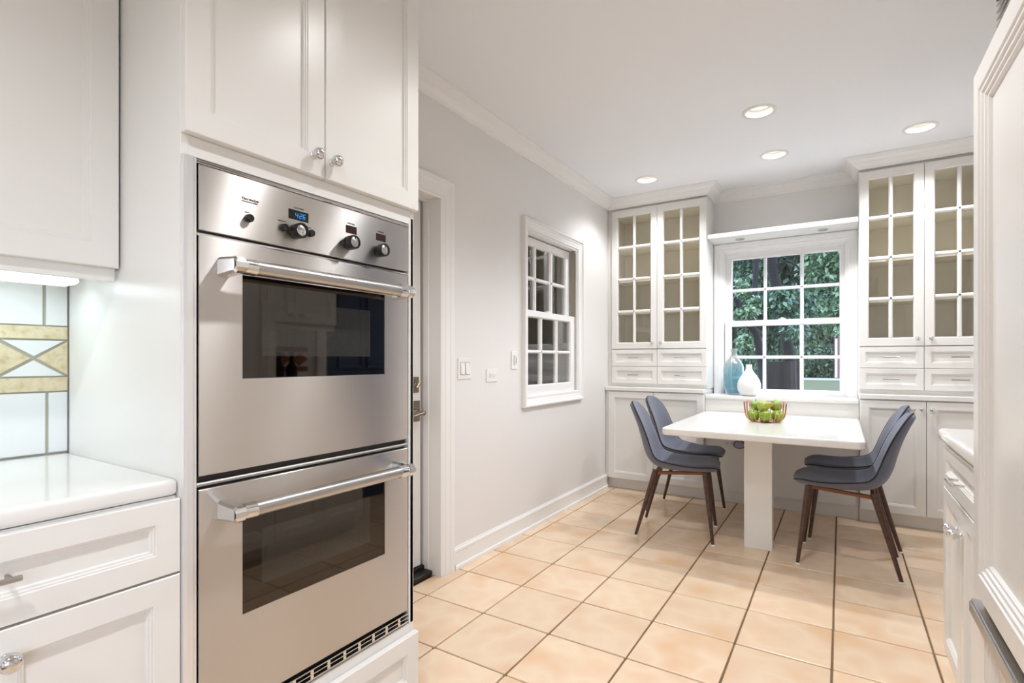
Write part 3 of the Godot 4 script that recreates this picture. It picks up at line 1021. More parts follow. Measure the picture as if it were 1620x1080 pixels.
func nook() -> void:
	hutch("glass_cupboard", "white glass-fronted cupboard left of the garden window", -1.812, -0.958, -1.380, -1.800, -0.960)
	hutch("glass_cupboard", "white glass-fronted cupboard right of the garden window", 0.112, 0.93, 0.490, 0.114, 0.868)
	low_cabinet("low_cabinet", "white two-door low cabinet behind the left pair of chairs", -1.842, -0.966, -1.395, -1.810, -0.970)
	low_cabinet("low_cabinet", "white two-door low cabinet behind the right pair of chairs", 0.114, 0.94, 0.496, 0.117, 0.870)
	for k in 2:
		var s := Shape.new()
		var x0: float = [-1.843, 0.112][k]
		var x1: float = [-0.964, 0.948][k]
		s.box(x0, 0.896, -4.92, x1, 0.931, -4.532, 0.004)
		tag(put("cabinet_top", s, M.cab), ["white ledge top of the low cabinet left of the window", "white ledge top of the low cabinet right of the window"][k], "worktop")
	# fillers beside the cupboards, valance board over the window
	var f := Shape.new()
	f.box(-1.844, 0.932, -4.92, -1.813, 2.60, -4.622)
	struct("trim_2", f, M.cab, "narrow white filler strip between left cupboard and wall", "filler strip")
	f = Shape.new()
	f.box(-0.957, 2.196, -4.924, 0.111, 2.233, -4.612, 0.002)
	struct("trim_3", f, M.cab, "white boxed shelf board over the garden window", "shelf board")
	for k in 2:
		var l := thing("puck_light", ["small unlit puck light under the window shelf, left one", "small unlit puck light under the window shelf, right one"][k], "puck light", P([-0.72, -0.12][k], 2.196, 4.75), 0.0, "puck lights over the window")
		f = Shape.new()
		f.lathe([[0.0001, -0.004], [0.020, -0.004], [0.020, -0.004], [0.026, -0.008], [0.034, -0.007], [0.036, 0.0]], 28)
		put("rim", f, M.satin, l)
	# boxed ledge under the window: the sill and the panel that the table meets
	var b := thing("window_ledge", "white panelled ledge below the garden window between the low cabinets", "ledge", P(-0.964, 0, 4.575), 0.0)
	f = Shape.new()
	f.box(0.0, 0.105, -0.345, 1.075, 0.855, 0.0, 0.001)
	f.box(0.0, 0.0, -0.345, 1.075, 0.105, -0.045)
	put("panel", f, M.cab, b)
	f = Shape.new()
	f.box(0.001, 0.855, -0.31, 1.074, 0.882, 0.012, 0.003)
	put("sill", f, M.cab, b)
	# outlet with night light below the table
	var o := thing("wall_outlet", "white outlet under the table with an oval dark-rimmed charger plugged in", "outlet", P(-0.752, 0.495, 4.575), 0.0)
	f = Shape.new()
	f.box(-0.06, -0.04, 0.0, 0.075, 0.04, 0.006, 0.002)
	put("cover_plate", f, M.plastic, o)
	socket(o, Vector3(-0.022, 0, 0.006))
	f = Shape.new()
	f.t = Transform3D(Basis.from_euler(Vector3(PI / 2, 0, 0)).scaled(Vector3(1.35, 1, 1)), Vector3(0.056, -0.004, 0.006))
	f.lathe([[0.034, 0.0], [0.034, 0.016], [0.030, 0.020], [0.030, 0.020], [0.029, 0.018]], 28)
	put("charger_rim", f, paint(Color(0.10, 0.07, 0.12), 0.4), o)
	f = Shape.new()
	f.t = Transform3D(Basis.from_euler(Vector3(PI / 2, 0, 0)).scaled(Vector3(1.35, 1, 1)), Vector3(0.056, -0.004, 0.006))
	f.lathe([[0.0292, 0.015], [0.027, 0.018], [0.0001, 0.021]], 28)
	put("charger_face", f, paint(Color(0.66, 0.64, 0.74), 0.35), o)

func socket(parent: Node, at: Vector3) -> void:
	var s := Shape.new()
	s.t = Transform3D(Basis(), at)
	for x in [-0.018, 0.018]:
		s.box(x - 0.013, -0.014, 0.0, x + 0.013, 0.014, 0.0025, 0.001)
	var o := put("socket_face", s, M.plastic, parent)
	s = Shape.new()
	s.t = Transform3D(Basis(), at)
	for x in [-0.018, 0.018]:
		s.box(x - 0.005, 0.004, 0.0022, x + 0.004, 0.0062, 0.0028)
		s.box(x - 0.005, -0.0062, 0.0022, x + 0.004, -0.004, 0.0028)
		s.box(x + 0.006, -0.0015, 0.0022, x + 0.009, 0.0015, 0.0028)
	put("socket_slot", s, M.dark, o)


# ------------------------------------------------------------------ right run: refrigerator, counter, wall door

func right_kitchen() -> void:
	# refrigerator: local x runs towards the viewer (turn -90), origin at d = 1.845
	var f := thing("refrigerator", "tall white panelled refrigerator at the right edge, with drawer below", "refrigerator", P(0.345, 0, 1.843), -90)
	var s := Shape.new()
	s.box(0.004, 0.10, -0.585, 0.93, 2.13, -0.022)
	s.box(0.004, 0.0, -0.585, 0.93, 0.10, -0.07)
	put("body", s, M.cab, f)
	var dm: StandardMaterial3D = paint(Color(0.915, 0.905, 0.89), 0.3)
	s = Shape.new()
	var w := 0.92
	var y0 := 0.567
	var h := 1.368
	s.loft([s.rect(0, y0, w, y0 + h, -0.02), s.rect(0, y0, w, y0 + h, 0.040), s.rect(0.004, y0 + 0.004, w - 0.004, y0 + h - 0.004, 0.045)] + steps(s, w, y0, h))
	put("door", s, dm, f)
	s = Shape.new()
	y0 = 0.105
	h = 0.43
	s.loft([s.rect(0, y0, w, y0 + h, -0.02), s.rect(0, y0, w, y0 + h, 0.028), s.rect(0.004, y0 + 0.004, w - 0.004, y0 + h - 0.004, 0.033)] + steps(s, w, y0, h, 0.033))
	var dw := put("freezer_drawer", s, dm, f)
	s = Shape.new()
	s.box(0.0, 0.505, 0.030, w, 0.535, 0.054, 0.003)
	s.box(0.0, 0.535, 0.0, w, 0.541, 0.050, 0.002)
	put("drawer_handle", s, M.satin, dw)
	s = Shape.new()
	s.box(0.006, 1.945, -0.02, 0.93, 1.950, 0.0)
	s.box(0.006, 2.118, -0.02, 0.93, 2.124, 0.0)
	var g := put("grille", s, M.black, f)
	for k in 9:
		s = Shape.new()
		s.t = Transform3D(Basis(Vector3.RIGHT, 0.6), Vector3(0, 1.962 + k * 0.0185, -0.008))
		s.box(0.006, -0.001, -0.009, 0.93, 0.0015, 0.009)
		put("slat", s, M.satin if k % 1 == 0 else M.black, g)
	# base cabinet beyond it (face at x = 0.345, fronts proud to 0.325; local x towards the viewer from d = 2.515)
	var c := thing("base_cabinet", "white base cabinet with one drawer beyond the refrigerator", "cabinet", P(0.345, 0, 2.515), -90)
	s = Shape.new()
	s.box(0.0, 0.10, -0.585, 0.665, 0.878, 0.0)
	s.box(0.0, 0.0, -0.585, 0.665, 0.10, -0.06)
	put("body", s, M.cab, c)
	var d := front("drawer", c, 0.0, 0.713, 0.663, 0.150, 0.0005, 0.05)
	pull(d, Vector3(0.345, 0.072, 0.02), 0.062, M.chrome)
	for k in 2:
		d = front("door", c, k * 0.3325, 0.105, 0.3305, 0.603, 0.0005, 0.052)
		knob(d, Vector3(0.036 if k else 0.2945, 0.52, 0.02), 0.0155)
	s = Shape.new()
	var plan := PackedVector2Array([Vector2(0.308, 1.85), Vector2(0.94, 1.85), Vector2(0.94, 2.535)])
	for k in 7:
		var a := PI / 2 + PI / 2 * k / 6
		plan.append(Vector2(0.308 + 0.03 + 0.03 * cos(a), 2.535 - 0.03 + 0.03 * sin(a)))
	s.slab(plan, 0.880, 0.922, 0.013)
	tag(put("countertop", s, M.quartz), "short white countertop with rounded corner beyond the refrigerator", "countertop")
	# what the oven glass mirrors: an upper cabinet, two bottles, a blue door in the right wall
	var u := thing("upper_cabinet", "white upper cabinet over the right counter, seen mirrored in the oven glass", "cabinet", P(0.64, 0, 2.53), -90)
	s = Shape.new()
	s.box(0.0, 1.42, -0.295, 0.68, 2.50, 0.0)
	s.box(0.0, 1.385, -0.02, 0.68, 1.42, 0.0)
	put("body", s, M.cab, u)
	for k in 2:
		d = front("door", u, k * 0.341, 1.425, 0.339, 1.05, 0.0005, 0.055)
		knob(d, Vector3(0.036 if k else 0.303, 0.05, 0.02))
	for k in 2:
		var b := thing("wine_bottle", ["left of the two dark wine bottles mirrored in the upper oven glass", "right of the two dark wine bottles mirrored in the upper oven glass"][k], "bottle", P(0.62, 0.922, [2.07, 2.165][k]), 0.0, "wine bottles on the right counter")
		s = Shape.new()
		s.lathe([[0.0001, 0.0], [0.036, 0.0], [0.036, 0.0], [0.0375, 0.004], [0.0375, 0.19], [0.033, 0.212], [0.018, 0.235], [0.0145, 0.25], [0.0140, 0.295], [0.0155, 0.296], [0.0155, 0.305], [0.0001, 0.306]], 24)
		put("bottle_body", s, paint(Color(0.02, 0.025, 0.02), 0.08), b)
		s = Shape.new()
		s.lathe([[0.0380, 0.06], [0.0380, 0.145]], 24)
		put("paper_label", s, paint(Color(0.85, 0.83, 0.78), 0.6), b)
	var wr := get_node("wall_right")
	var bs := Node3D.new()
	bs.name = "splashback"
	wr.add_child(bs)
	bs.position = P(0.95, 0, 2.53)
	bs.rotation_degrees.y = -90
	var rng := RandomNumberGenerator.new()
	rng.seed = 5
	var terra := paint(Color(0.62, 0.36, 0.22), 0.5)
	for k in 5:
		var x := 0.07 + 0.14 * k
		piece(bs, [Vector2(x, 1.135), Vector2(x + 0.067, 1.183), Vector2(x, 1.231), Vector2(x - 0.067, 1.183)], terra, rng)
	for y in [1.092, 1.238]:
		for k in 2:
			piece(bs, [Vector2(0.35 * k, y), Vector2(0.35 * k + 0.346, y), Vector2(0.35 * k + 0.346, y + 0.035), Vector2(0.35 * k, y + 0.035)], terra, rng)
	for k in 4:
		piece(bs, [Vector2(0.175 * k, 0.93), Vector2(0.175 * k + 0.171, 0.93), Vector2(0.175 * k + 0.171, 1.088), Vector2(0.175 * k, 1.088)], M.white_tile, rng)
		piece(bs, [Vector2(0.175 * k, 1.277), Vector2(0.175 * k + 0.171, 1.277), Vector2(0.175 * k + 0.171, 1.40), Vector2(0.175 * k, 1.40)], M.white_tile, rng)
	var bd := thing("door_2", "blue panelled door in the right wall, seen mirrored in the oven glass", "door", P(0.949, 0, 3.45), -90, "", "structure")
	s = Shape.new()
	s.box(0.0, 0.012, 0.0, 0.76, 2.03, 0.025, 0.002)
	put("leaf", s, M.blue_door, bd)
	for q in [[0.10, 0.20, 0.26, 0.75], [0.40, 0.20, 0.26, 0.75], [0.10, 1.10, 0.26, 0.78], [0.40, 1.10, 0.26, 0.78]]:
		s = Shape.new()
		s.panel(q[2], q[3], 0.014, 0.02)
		put("raised_panel", s, M.blue_door, bd, Vector3(q[0], q[1], 0.0245))
	s = Shape.new()
	s.sweep([Vector2(0.0, 0.0), Vector2(0.0, 2.035), Vector2(0.76, 2.035), Vector2(0.76, 0.0)], [[0.0, 0.0], [-0.09, 0.0], [-0.09, 0.025], [0.0, 0.02]], func(a, b, u2): return Vector3(a, b, u2))
	put("casing", s, M.trim, bd)

func steps(s: Shape, w: float, y0: float, h: float, top := 0.045) -> Array:
	var out := []
	for q in [[0.058, 0.0], [0.060, -0.004], [0.070, -0.004], [0.073, -0.009], [0.082, -0.009], [0.085, -0.014], [0.092, -0.014], [0.096, -0.022]]:
		out.append(s.rect(q[0], y0 + q[0], w - q[0], y0 + h - q[0], top + q[1]))
	return out


# ------------------------------------------------------------------ table and chairs

func table_and_chairs() -> void:
	var t := thing("dining_table", "white slab table on one square post, fixed below the garden window", "table", P(-0.438, 0, 3.612), 0.0)
	var s := Shape.new()
	var plan := PackedVector2Array()
	var x0 := -0.964 + 0.438
	var x1 := 0.112 + 0.438
	var d0 := 3.275 - 3.612
	var d1 := 4.562 - 3.612
	var r := 0.055
	for k in 7:
		var a := PI + PI / 2 * k / 6
		plan.append(Vector2(x0 + r + r * cos(a), d0 + r + r * sin(a)))
	for k in 7:
		var a := -PI / 2 + PI / 2 * k / 6
		plan.append(Vector2(x1 - r + r * cos(a), d0 + r + r * sin(a)))
	plan.append(Vector2(x1, d1 - 0.02))
	plan.append(Vector2(x1 - 0.012, d1))
	plan.append(Vector2(x0 + 0.012, d1))
	plan.append(Vector2(x0, d1 - 0.02))
	s.slab(plan, 0.706, 0.750, 0.010)
	put("tabletop", s, M.quartz, t)
	s = Shape.new()
	s.box(-0.079, 0.0, -0.047, 0.080, 0.706, 0.047, 0.002)
	put("post", s, M.quartz, t)
	var proto := chair()
	var spots := [[-0.957, 3.642, 8.5, "grey-blue upholstered chair at the table's left side, nearer the viewer"], [-1.028, 4.180, -2.0, "grey-blue upholstered chair at the table's left side, nearer the window"], [0.036, 3.632, 178.5, "grey-blue upholstered chair at the table's right side, nearer the viewer"], [0.064, 4.162, 181.0, "grey-blue upholstered chair at the table's right side, nearer the window"]]
	for k in 4:
		var c: Node3D = proto
		if k:
			c = proto.duplicate()
			c.name = numbered("dining_chair")
			add_child(c)
		c.position = P(spots[k][0], 0, spots[k][1])
		c.rotation_degrees.y = spots[k][2]
		c.set_meta("label", spots[k][3])

func smooth_curve(pts: Array, n: int) -> PackedVector2Array:
	var c := Curve2D.new()
	for k in pts.size():
		var a: Vector2 = pts[maxi(k - 1, 0)]
		var b: Vector2 = pts[mini(k + 1, pts.size() - 1)]
		c.add_point(pts[k], -(b - a) / 6, (b - a) / 6)
	c.bake_interval = 0.004
	var out := PackedVector2Array()
	for k in n: out.append(c.sample_baked(c.get_baked_length() * k / (n - 1)))
	return out

func chair() -> Node3D:
	# local: x forward (towards the table), y up, z across
	var o := thing("dining_chair", "chair", "chair", Vector3.ZERO, 0.0, "upholstered shell chairs round the table")
	var n := 64
	var m := 15
	var prof := smooth_curve([Vector2(0.272, 0.450), Vector2(0.255, 0.464), Vector2(0.205, 0.470), Vector2(0.12, 0.464), Vector2(0.03, 0.456), Vector2(-0.06, 0.455), Vector2(-0.12, 0.470), Vector2(-0.165, 0.510), Vector2(-0.193, 0.570), Vector2(-0.214, 0.650), Vector2(-0.237, 0.730), Vector2(-0.268, 0.810), Vector2(-0.302, 0.882)], n)
	var top := []
	var under := []
	var rim_a := PackedVector3Array()
	var rim_b := PackedVector3Array()
	for i in n:
		var u := float(i) / (n - 1)
		var p := prof[i]
		var q := (prof[mini(i + 1, n - 1)] - prof[maxi(i - 1, 0)]).normalized()
		var nr := Vector2(q.y, -q.x)   # towards the sitter
		if nr.y < 0 and u < 0.4: nr = -nr
		if nr.x < 0 and u >= 0.4: nr = -nr
		var hw: float = 0.207
		if u > 0.50: hw = lerpf(0.207, 0.178, smoothstep(0.50, 0.85, u))
		var e0 := clampf(1.0 - u / 0.14, 0.0, 1.0)
		var e1 := clampf((u - 0.76) / 0.24, 0.0, 1.0)
		hw *= pow(maxf(1.0 - pow(e0, 2.4), 0.0), 1.0 / 2.0) * pow(maxf(1.0 - pow(e1, 2.5), 0.0), 1.0 / 2.2)
		hw = maxf(hw, 0.004)
		var lift := 0.018 + 0.036 * smoothstep(0.12, 0.45, u) - 0.022 * smoothstep(0.6, 1.0, u)
		lift *= clampf(hw / 0.2, 0.0, 1.0)
		var ta := PackedVector3Array()
		var tb := PackedVector3Array()
		for k in m:
			var v := 2.0 * k / (m - 1) - 1.0
			var th := 0.0165 * pow(maxf(1.0 - pow(absf(v), 5.0), 0.0), 0.5) * sqrt(clampf(hw / 0.04, 0.02, 1.0)) * (1.45 - 0.45 * smoothstep(0.2, 0.5, u)) + 0.0012
			var c := lift * pow(absf(v), 2.2)
			var base := p + nr * c
			ta.append(Vector3(base.x + nr.x * th, base.y + nr.y * th, v * hw))
			tb.append(Vector3(base.x - nr.x * th * 1.15, base.y - nr.y * th * 1.15, v * hw))
		top.append(ta)
		under.append(tb)
		rim_a.append((ta[0] + tb[0]) / 2)
		rim_b.append((ta[m - 1] + tb[m - 1]) / 2)
	var s := Shape.new()
	s.smooth()
	var rings := []
	for i in n:
		var ring := PackedVector3Array()
		for k in m: ring.append(top[i][k])
		for k in range(m - 1, -1, -1): ring.append(under[i][k])
		rings.append(ring)
	for i in n - 1:
		for k in rings[i].size():
			var j: int = (k + 1) % rings[i].size()
			s.quad(rings[i][k], rings[i + 1][k], rings[i + 1][j], rings[i][j])
	s.cap(rings[0], true)
	s.cap(rings[n - 1], false)
	var shell_ := put("seat_shell", s, M.fabric, o)
	# piping round the rim and the seam across the bend
	s = Shape.new()
	var loop := PackedVector3Array()
	for i in n: loop.append(rim_a[i])
	for i in range(n - 1, -1, -1): loop.append(rim_b[i])
	s.tube(loop, 0.0042, 7, true)
	put("piping", s, M.piping, shell_)
	s = Shape.new()
	var seam := PackedVector3Array()
	var at := 27
	for k in m: seam.append(top[at][k])
	s.tube(seam, 0.0018, 6)
	put("seam", s, paint(Color(0.42, 0.42, 0.46), 0.9), shell_)
	# legs
	for q in [[1, 1], [1, -1], [-1, 1], [-1, -1]]:
		s = Shape.new()
		var a := Vector3(0.192 if q[0] > 0 else -0.120, 0.446 if q[0] > 0 else 0.440, 0.140 * q[1])
		var b := Vector3(0.243 if q[0] > 0 else -0.240, 0.008, 0.207 * q[1])
		var path := PackedVector3Array()
		var rad := []
		for k in 9:
			var u := k / 8.0
			path.append(a.lerp(b, u))
			rad.append(lerpf(0.0185, 0.0095, u))
		s.tube(path, rad, 14)
		var leg := put("leg", s, M.walnut, o)
		s = Shape.new()
		s.t = Transform3D(Basis(), Vector3(b.x, 0, b.z))
		s.lathe([[0.0001, 0.0], [0.013, 0.0], [0.013, 0.0], [0.013, 0.004], [0.010, 0.010], [0.0001, 0.011]], 16)
		put("glide", s, M.felt, leg)
	s = Shape.new()
	for z in [-0.128, 0.128]:
		s.t = Transform3D(Basis(Vector3.BACK, 0.075), Vector3(0.035, 0.431, z))
		s.box(-0.165, -0.012, -0.012, 0.165, 0.008, 0.012, 0.003)
	s.t = Transform3D()
	s.box(-0.128, 0.408, -0.128, -0.106, 0.432, 0.128, 0.003)
	s.box(0.175, 0.430, -0.128, 0.197, 0.450, 0.128, 0.003)
	put("seat_rail", s, M.rail, o)
	return o


# ------------------------------------------------------------------ small things

func small_things() -> void:
	var s := Shape.new()
	# switches and outlet on the left wall (local x = d, z out of the wall)
	var sw := thing("light_switch", "white double rocker switch beside the door casing", "switch", P(-1.845, 1.128, 2.408), 90)
	s.box(-0.062, -0.062, 0.0, 0.062, 0.062, 0.006, 0.002)
	put("cover_plate", s, M.plastic, sw)
	for x in [-0.023, 0.023]:
		s = Shape.new()
		s.t = Transform3D(Basis(Vector3.RIGHT, -0.09), Vector3(x, 0, 0.0075))
		s.box(-0.0165, -0.033, -0.003, 0.0165, 0.033, 0.003, 0.001)
		put("rocker", s, M.plastic, sw)
		s = Shape.new()
		s.frame(x - 0.0195, -0.037, x + 0.0195, 0.037, [[0.0, 0.0055], [0.0, 0.0068], [0.0025, 0.0068], [0.0025, 0.0055]])
		put("rocker_surround", s, paint(Color(0.62, 0.6, 0.57), 0.5), sw)
	var ou := thing("wall_outlet", "white double outlet laid sideways between the two switches", "outlet", P(-1.845, 1.081, 2.689), 90)
	s = Shape.new()
	s.box(-0.060, -0.040, 0.0, 0.060, 0.040, 0.006, 0.002)
	put("cover_plate", s, M.plastic, ou)
	socket(ou, Vector3(0, 0, 0.006))
	var dm := thing("dimmer_switch", "white slide dimmer switch beside the interior window", "switch", P(-1.845, 1.175, 2.952), 90)
	s = Shape.new()
	s.box(-0.037, -0.060, 0.0, 0.037, 0.060, 0.006, 0.002)
	put("cover_plate", s, M.plastic, dm)
	s = Shape.new()
	s.box(-0.011, -0.033, 0.006, 0.011, 0.033, 0.010, 0.001)
	s.box(0.014, -0.020, 0.006, 0.018, 0.020, 0.012, 0.001)
	put("rocker", s, paint(Color(0.84, 0.83, 0.80), 0.35), dm)
	# vases on the window ledge
	var v := thing("glass_vase", "tall blue-green glass bottle vase on the window ledge", "vase", P(-0.774, 0.882, 4.775), 0.0, "")
	var bottle := [[0.0001, 0.0], [0.044, 0.0], [0.058, 0.008], [0.068, 0.030], [0.078, 0.075], [0.082, 0.13], [0.082, 0.215], [0.076, 0.255], [0.058, 0.285], [0.036, 0.310], [0.026, 0.330], [0.0235, 0.352], [0.0255, 0.372], [0.0285, 0.382], [0.0285, 0.388], [0.0225, 0.386], [0.0205, 0.352], [0.023, 0.330], [0.033, 0.308], [0.055, 0.282], [0.072, 0.252], [0.078, 0.213], [0.078, 0.13], [0.074, 0.075], [0.064, 0.034], [0.050, 0.014], [0.0001, 0.010]]
	s = Shape.new()
	s.tint = Gradient.new()
	s.tint.offsets = PackedFloat32Array([0.0, 0.08, 0.45, 0.68, 0.8, 1.0])
	s.tint.colors = PackedColorArray([Color(0.01, 0.13, 0.18), Color(0.06, 0.30, 0.38), Color(0.12, 0.40, 0.48), Color(0.36, 0.48, 0.48), Color(0.48, 0.49, 0.44), Color(0.30, 0.44, 0.42)])
	s.tall = 0.388
	s.lathe(bottle, 40)
	put("glass_body", s, M.vase, v) if M.has("vase") else put("glass_body", s, vase_glass(), v)
	v = thing("ceramic_vase", "glossy white ceramic vase with narrow neck on the window ledge", "vase", P(-0.638, 0.882, 4.655), 0.0, "")
	s = Shape.new()
	s.lathe([[0.0001, 0.0], [0.046, 0.0], [0.052, 0.003], [0.070, 0.018], [0.084, 0.042], [0.090, 0.070], [0.0895, 0.098], [0.080, 0.130], [0.060, 0.165], [0.040, 0.190], [0.029, 0.208], [0.0245, 0.222], [0.0235, 0.245], [0.0235, 0.258], [0.0235, 0.258], [0.0195, 0.258], [0.0195, 0.258], [0.0190, 0.21]], 44)
	var gl := paint(Color(0.93, 0.93, 0.92), 0.08)
	gl.clearcoat_enabled = true
	put("ceramic_body", s, gl, v)
	# wire fruit bowl
	var at := P(-0.445, 0.7505, 3.99)
	var b := thing("fruit_bowl", "open copper wire fruit bowl on the white table", "bowl", at, 0.0)
	var ring := func(r: float, y: float) -> PackedVector3Array:
		var q := PackedVector3Array()
		for k in 48: q.append(Vector3(cos(TAU * k / 48) * r, y, sin(TAU * k / 48) * r))
		return q
	s = Shape.new()
	s.tube(ring.call(0.134, 0.133), 0.0028, 8, true)
	put("rim", s, M.copper, b)
	s = Shape.new()
	s.tube(ring.call(0.072, 0.003), 0.0024, 8, true)
	s.t = Transform3D(Basis(), Vector3.ZERO)
	s.lathe([[0.0001, 0.0012], [0.072, 0.0012], [0.072, 0.0012], [0.072, 0.0032], [0.072, 0.0032], [0.0001, 0.0032]], 32)
	put("base", s, M.copper, b)
	var curve := smooth_curve([Vector2(0.070, 0.003), Vector2(0.100, 0.010), Vector2(0.120, 0.030), Vector2(0.1275, 0.060), Vector2(0.131, 0.095), Vector2(0.134, 0.133)], 14)
	var wire: Mesh
	for k in 24:
		if wire == null:
			s = Shape.new()
			var path := PackedVector3Array()
			for q in curve: path.append(Vector3(q.x, q.y, 0))
			s.tube(path, 0.0022, 6)
			wire = s.mesh()
		var wi := put("wire", wire, M.copper, b)
		wi.rotation.y = TAU * (k + 0.4) / 24
	# fruit
	var apple := Shape.new()
	apple.lathe([[0.0001, -0.030], [0.010, -0.034], [0.022, -0.033], [0.033, -0.024], [0.040, -0.006], [0.0405, 0.010], [0.036, 0.025], [0.026, 0.034], [0.015, 0.035], [0.006, 0.030], [0.0001, 0.026]], 28)
	var pear := Shape.new()
	pear.lathe([[0.0001, -0.038], [0.012, -0.040], [0.026, -0.034], [0.036, -0.018], [0.037, 0.0], [0.030, 0.020], [0.021, 0.038], [0.015, 0.050], [0.008, 0.057], [0.0001, 0.058]], 28)
	var stalk := Shape.new()
	stalk.tube(PackedVector3Array([Vector3(0, 0, 0), Vector3(0.001, 0.012, 0), Vector3(0.004, 0.022, 0.001)]), [0.0012, 0.0014, 0.0022], 6)
	var am := apple.mesh()
	var pm := pear.mesh()
	var sm2 := stalk.mesh()
	var fruits := [[-0.070, 0.041, 0.028, 0, 20, 0, "green apple at the front left of the wire bowl"], [0.012, 0.041, 0.066, 0, -15, 10, "green apple at the front middle of the wire bowl"], [0.080, 0.041, 0.004, 2, 25, -20, "green apple at the front right of the wire bowl"], [-0.010, 0.041, -0.062, 0, 10, 20, "green apple at the bottom back of the wire bowl"], [-0.058, 0.106, -0.030, 0, 12, 8, "green apple with upright stalk at the upper back left of bowl"], [0.066, 0.108, -0.040, 2, 30, 40, "green apple at the upper right of the bowl"], [-0.004, 0.110, 0.032, 1, 0, -74, "yellow-green pear lying on top of the apples"]]
	for q in fruits:
		var is_pear: bool = "pear lying" in q[6]
		var f := thing("pear" if is_pear else "apple", q[6], "fruit", at + Vector3(q[0], q[1], q[2]), 0.0, "green fruit in the wire bowl")
		f.rotation_degrees = Vector3(q[4], 0, q[5])
		put("flesh", pm if is_pear else am, M.fruit[q[3]], f)
		put("stalk", sm2, M.stem, f, Vector3(0, 0.057 if is_pear else 0.026, 0))

func vase_glass() -> StandardMaterial3D:
	var m := paint(Color(1, 1, 1, 0.36), 0.05)
	m.vertex_color_use_as_albedo = true
	m.transparency = BaseMaterial3D.TRANSPARENCY_ALPHA
	return m


# ------------------------------------------------------------------ garden

func blob(called: String, mm_seed: int, centres: Array, count: int, size: float, dark: Color, light: Color, parent: Node) -> void:
	var rng := RandomNumberGenerator.new()
	rng.seed = mm_seed
	var s := Shape.new()
	s.flat()
	s.quad(Vector3(0, 0, 0), Vector3(0.32, 0.45, 0.06), Vector3(0, 1, -0.08), Vector3(-0.32, 0.45, 0.06))
	var mm := MultiMesh.new()
	mm.transform_format = MultiMesh.TRANSFORM_3D
	mm.use_colors = true
	mm.mesh = s.mesh()
	mm.instance_count = count
	var total := 0.0
	for c in centres: total += c[3] * c[4]
	for i in count:
		var pick := rng.randf() * total
		var c: Array = centres[0]
		for e in centres:
			pick -= e[3] * e[4]
			c = e
			if pick <= 0: break
		var v := Vector3(rng.randfn(), rng.randfn(), rng.randfn()).normalized() * pow(rng.randf(), 0.45)
		var p: Vector3 = Vector3(c[0], c[1], -c[2]) + Vector3(v.x * c[3], v.y * c[4], v.z * c[3])
		var b := Basis.from_euler(Vector3(rng.randf_range(-1.2, 1.2) + PI, rng.randf() * TAU, rng.randf_range(-0.8, 0.8))).scaled(Vector3.ONE * size * rng.randf_range(0.6, 1.4))
		mm.set_instance_transform(i, Transform3D(b, p))
		mm.set_instance_color(i, dark.lerp(light, rng.randf()))
	var o := MultiMeshInstance3D.new()
	o.name = called
	o.multimesh = mm
	o.material_override = M.leafy
	o.set_meta("kind", "stuff")
	parent.add_child(o, true)

func trunk(parent: Node, pts: Array, r0: float, r1: float, called := "trunk") -> void:
	var s := Shape.new()
	var path := PackedVector3Array()
	var rad := []
	for k in pts.size():
		path.append(P(pts[k][0], pts[k][1], pts[k][2]))
		rad.append(lerpf(r0, r1, float(k) / (pts.size() - 1)))
	s.tube(path, rad, 12)
	put(called, s, M.bark, parent)

